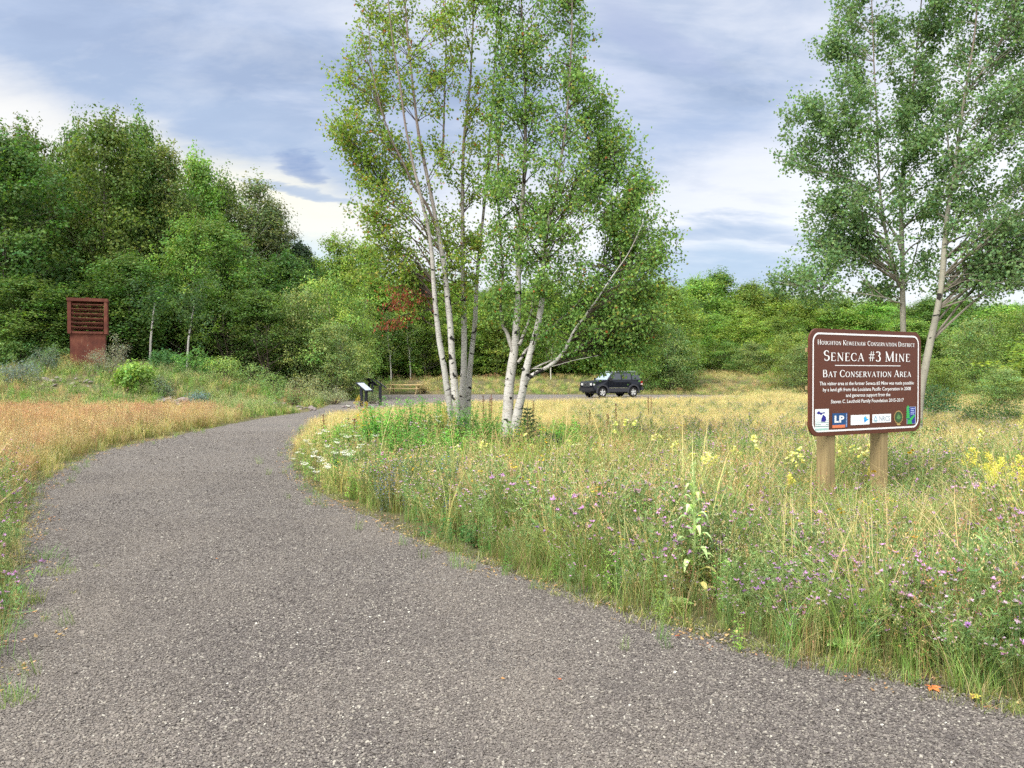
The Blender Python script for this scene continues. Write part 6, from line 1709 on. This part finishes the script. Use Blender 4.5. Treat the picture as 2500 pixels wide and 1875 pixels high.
blob_bush(168, 41.2, .7, .8, (0.26, .22, .09), .05, 24, 'straw coloured tuft at the left foot of the bat cage')
blob_bush(485, 36.5, .45, 1.0, (0.10, .14, .14), .06, 34, 'low blue green cushion right of the pale rocks')
blob_bush(400, 44, 1.1, 2.2, (0.085, .17, .05), .12, 50, 'green bush under the single slender white stem')
blob_bush(470, 43.5, 1.2, 2.4, (0.12, .22, .05), .11, 54, 'light green bush right of the slender white stem')
blob_bush(545, 43, 1.3, 2.4, (0.19, .27, .07), .08, 58, 'yellow green bush on the crest of the mound')
blob_bush(610, 43.5, 1.2, 2.2, (0.17, .25, .08), .08, 50, 'pale green bush on the right shoulder of the mound')
blob_bush(668, 42.5, .9, 1.6, (0.15, .25, .08), .07, 40, 'light green weeds sloping down from the shoulder of the mound')
blob_bush(745, 45, 1.25, 2.6, (0.24, .26, .13), .06, 60, 'pale flowering bush left of the black reader panels')
blob_bush(815, 45.5, .7, 1.8, (0.28, .30, .18), .05, 44, 'whitish flowering spray reaching towards the black reader panels')
blob_bush(908, 46.5, .55, 1.2, (0.15, .20, .09), .05, 34, 'grey green weeds between the black reader panels')
blob_bush(722, 41.5, .65, .9, (0.17, .105, .06), .06, 36, 'round brown dead bush on the slope of the mound')
blob_bush(1035, 69.5, .95, 1.7, (0.46, .38, .19), .07, 44, 'blond tuft of dry grass at the far edge of the gravel lot')
blob_bush(700, 41, .6, 2.0, (0.17, .27, .08), .05, 44, 'fresh green weeds below the pale flowering bush')
blob_bush(2290, 30, 1.0, 1.9, (0.06, .105, .04), .09, 44, 'dark green low bush behind the leaning aspen')
blob_bush(2420, 24, .55, 2.4, (0.11, .17, .055), .07, 50, 'dark green low bush near the right edge behind the yellow flowers')
blob_bush(2180, 17.5, .55, 1.8, (0.085, .15, .045), .07, 50, 'low green bush behind the sign posts')

# rocks
m, q = new_mat('mine_rock')
t = q.n('ShaderNodeTexCoord').outputs['Object']
nz = q.noise(t, 3.0, 6, .65)
finish(m, q, principled(q, q.ramp(nz, [(.3, (0.09, .07, .066)), (.5, (0.17, .14, .13)), (.7, (0.27, .23, .21))]), .9, .2, 0, bump(q, nz, .5, .03)))
rocks = []
for k in range(4):
    b_ = MB(); v, f = stone_mesh(40 + k, .6, 2); b_.add(v, f); rocks.append(b_.mesh('rock', m))
rng = np.random.default_rng(8)
def rock(px, Y, s, label, grp):
    sp = spot(px, Y); o = bpy.data.objects.new('rock', rocks[int(rng.integers(0, 4))]); COL.objects.link(o)
    o.location = sp + Vector((0, 0, s * .38)); o.rotation_euler = (rng.normal(0, .2), rng.normal(0, .2), rng.uniform(0, 6.28)); o.scale = (s, s * rng.uniform(.7, 1), s * rng.uniform(.6, 1)); tag(o, label, 'rock', grp)
rock(446, 36.6, .34, 'palest upright rock right of the bright green bush', 'rocks on the mound'); rock(452, 36.2, .42, 'broad reddish rock below the palest upright one', 'rocks on the mound'); rock(470, 36.3, .30, 'flat grey rock touching the blue green cushion', 'rocks on the mound')
for k in range(16): rock(rng.uniform(392, 470), rng.uniform(35.4, 37), rng.uniform(.12, .24), 'small flat rock in the row right of the bright green bush', 'rocks on the mound')
for k in range(18): rock(rng.uniform(60, 230), rng.uniform(37, 38.8), rng.uniform(.10, .20), 'small rubble rock on the bare patch below the bat cage', 'rubble below the bat cage')
for k in range(20): rock(rng.uniform(655, 800), rng.uniform(37.5, 40.5), rng.uniform(.08, .17), 'small dark rock on the slope left of the reader panels', 'rocks left of the reader panels')
for k in range(22):
    px = rng.uniform(835, 1010); rock(px, rng.uniform(39.5, 42.5) - max(0, px - 900) * .01, rng.uniform(.07, .15), 'small brown rock at the foot of the reader panels', 'rocks at the foot of the reader panels')

# fallen leaves lying on the gravel
def fallen(px, py, s, col, label):
    rg = np.random.default_rng(px); x_, y_ = G(px, py); b_ = MB(); a = np.array([-1.9, -.95, 0, .95, 1.9]); d = np.column_stack([np.cos(a), np.sin(a), rg.uniform(.05, .5, 5)]); d = unit(d); sd = np.column_stack([-np.sin(a), np.cos(a), rg.normal(0, .2, 5)])
    b_.kites(np.zeros((5, 3)), d, unit(sd), s * np.array([.6, .85, 1, .85, .6]), cvar(rg, col, 5, .1, .05), 0, .6)
    b_.tube([(0, 0, 0), (-s * .8, 0, .004)], .0012, 3, (0.2, .1, .04), cap=False)
    o = b_.obj('fallen_leaf', M['flower']); o.location = (x_, y_, .02); o.rotation_euler = (.1, .1, rg.uniform(0, 6)); tag(o, label, 'leaf')
fallen(2275, 1688, .055, (0.50, .17, .045), 'orange maple leaf fallen at the foot of the grass on the right')
fallen(2375, 1712, .050, (0.50, .40, .08), 'yellow leaf lying at the gravel edge in the lower right')
fallen(1654, 1560, .022, (0.50, .16, .05), 'tiny orange leaf on the gravel below the tall mullein')
fallen(1365, 1668, .020, (0.46, .16, .06), 'tiny reddish leaf on the open gravel in the lower middle')
fallen(1225, 1666, .018, (0.46, .22, .08), 'tiny ochre leaf on the open gravel left of the reddish one')
fallen(530, 1370, .022, (0.42, .20, .10), 'tiny rust leaf on the open gravel on the left')
# low tufts on the left edge
for (px, py, sc_, lb) in [(20, 1465, 1.0, 'fresh green grass tuft growing over the left edge of the path'), (12, 1520, .5, 'mossy yellow green tuft below the fresh green one'), (140, 1385, .45, 'faint green sprout on the gravel near the left edge'), (0, 1700, .5, 'dark green tuft in the lower left corner')]:
    x_, y_ = G(px, py + 15); o = mk_tuft(int(px + py), 260, .16 * sc_, .24 * sc_ ** .5, .004, .8, (0.12, .19, .03), (0.17, .27, .045)).obj('grass_tuft', M['grass']); o.location = (x_, y_, 0); tag(o, lb, 'grass tuft')
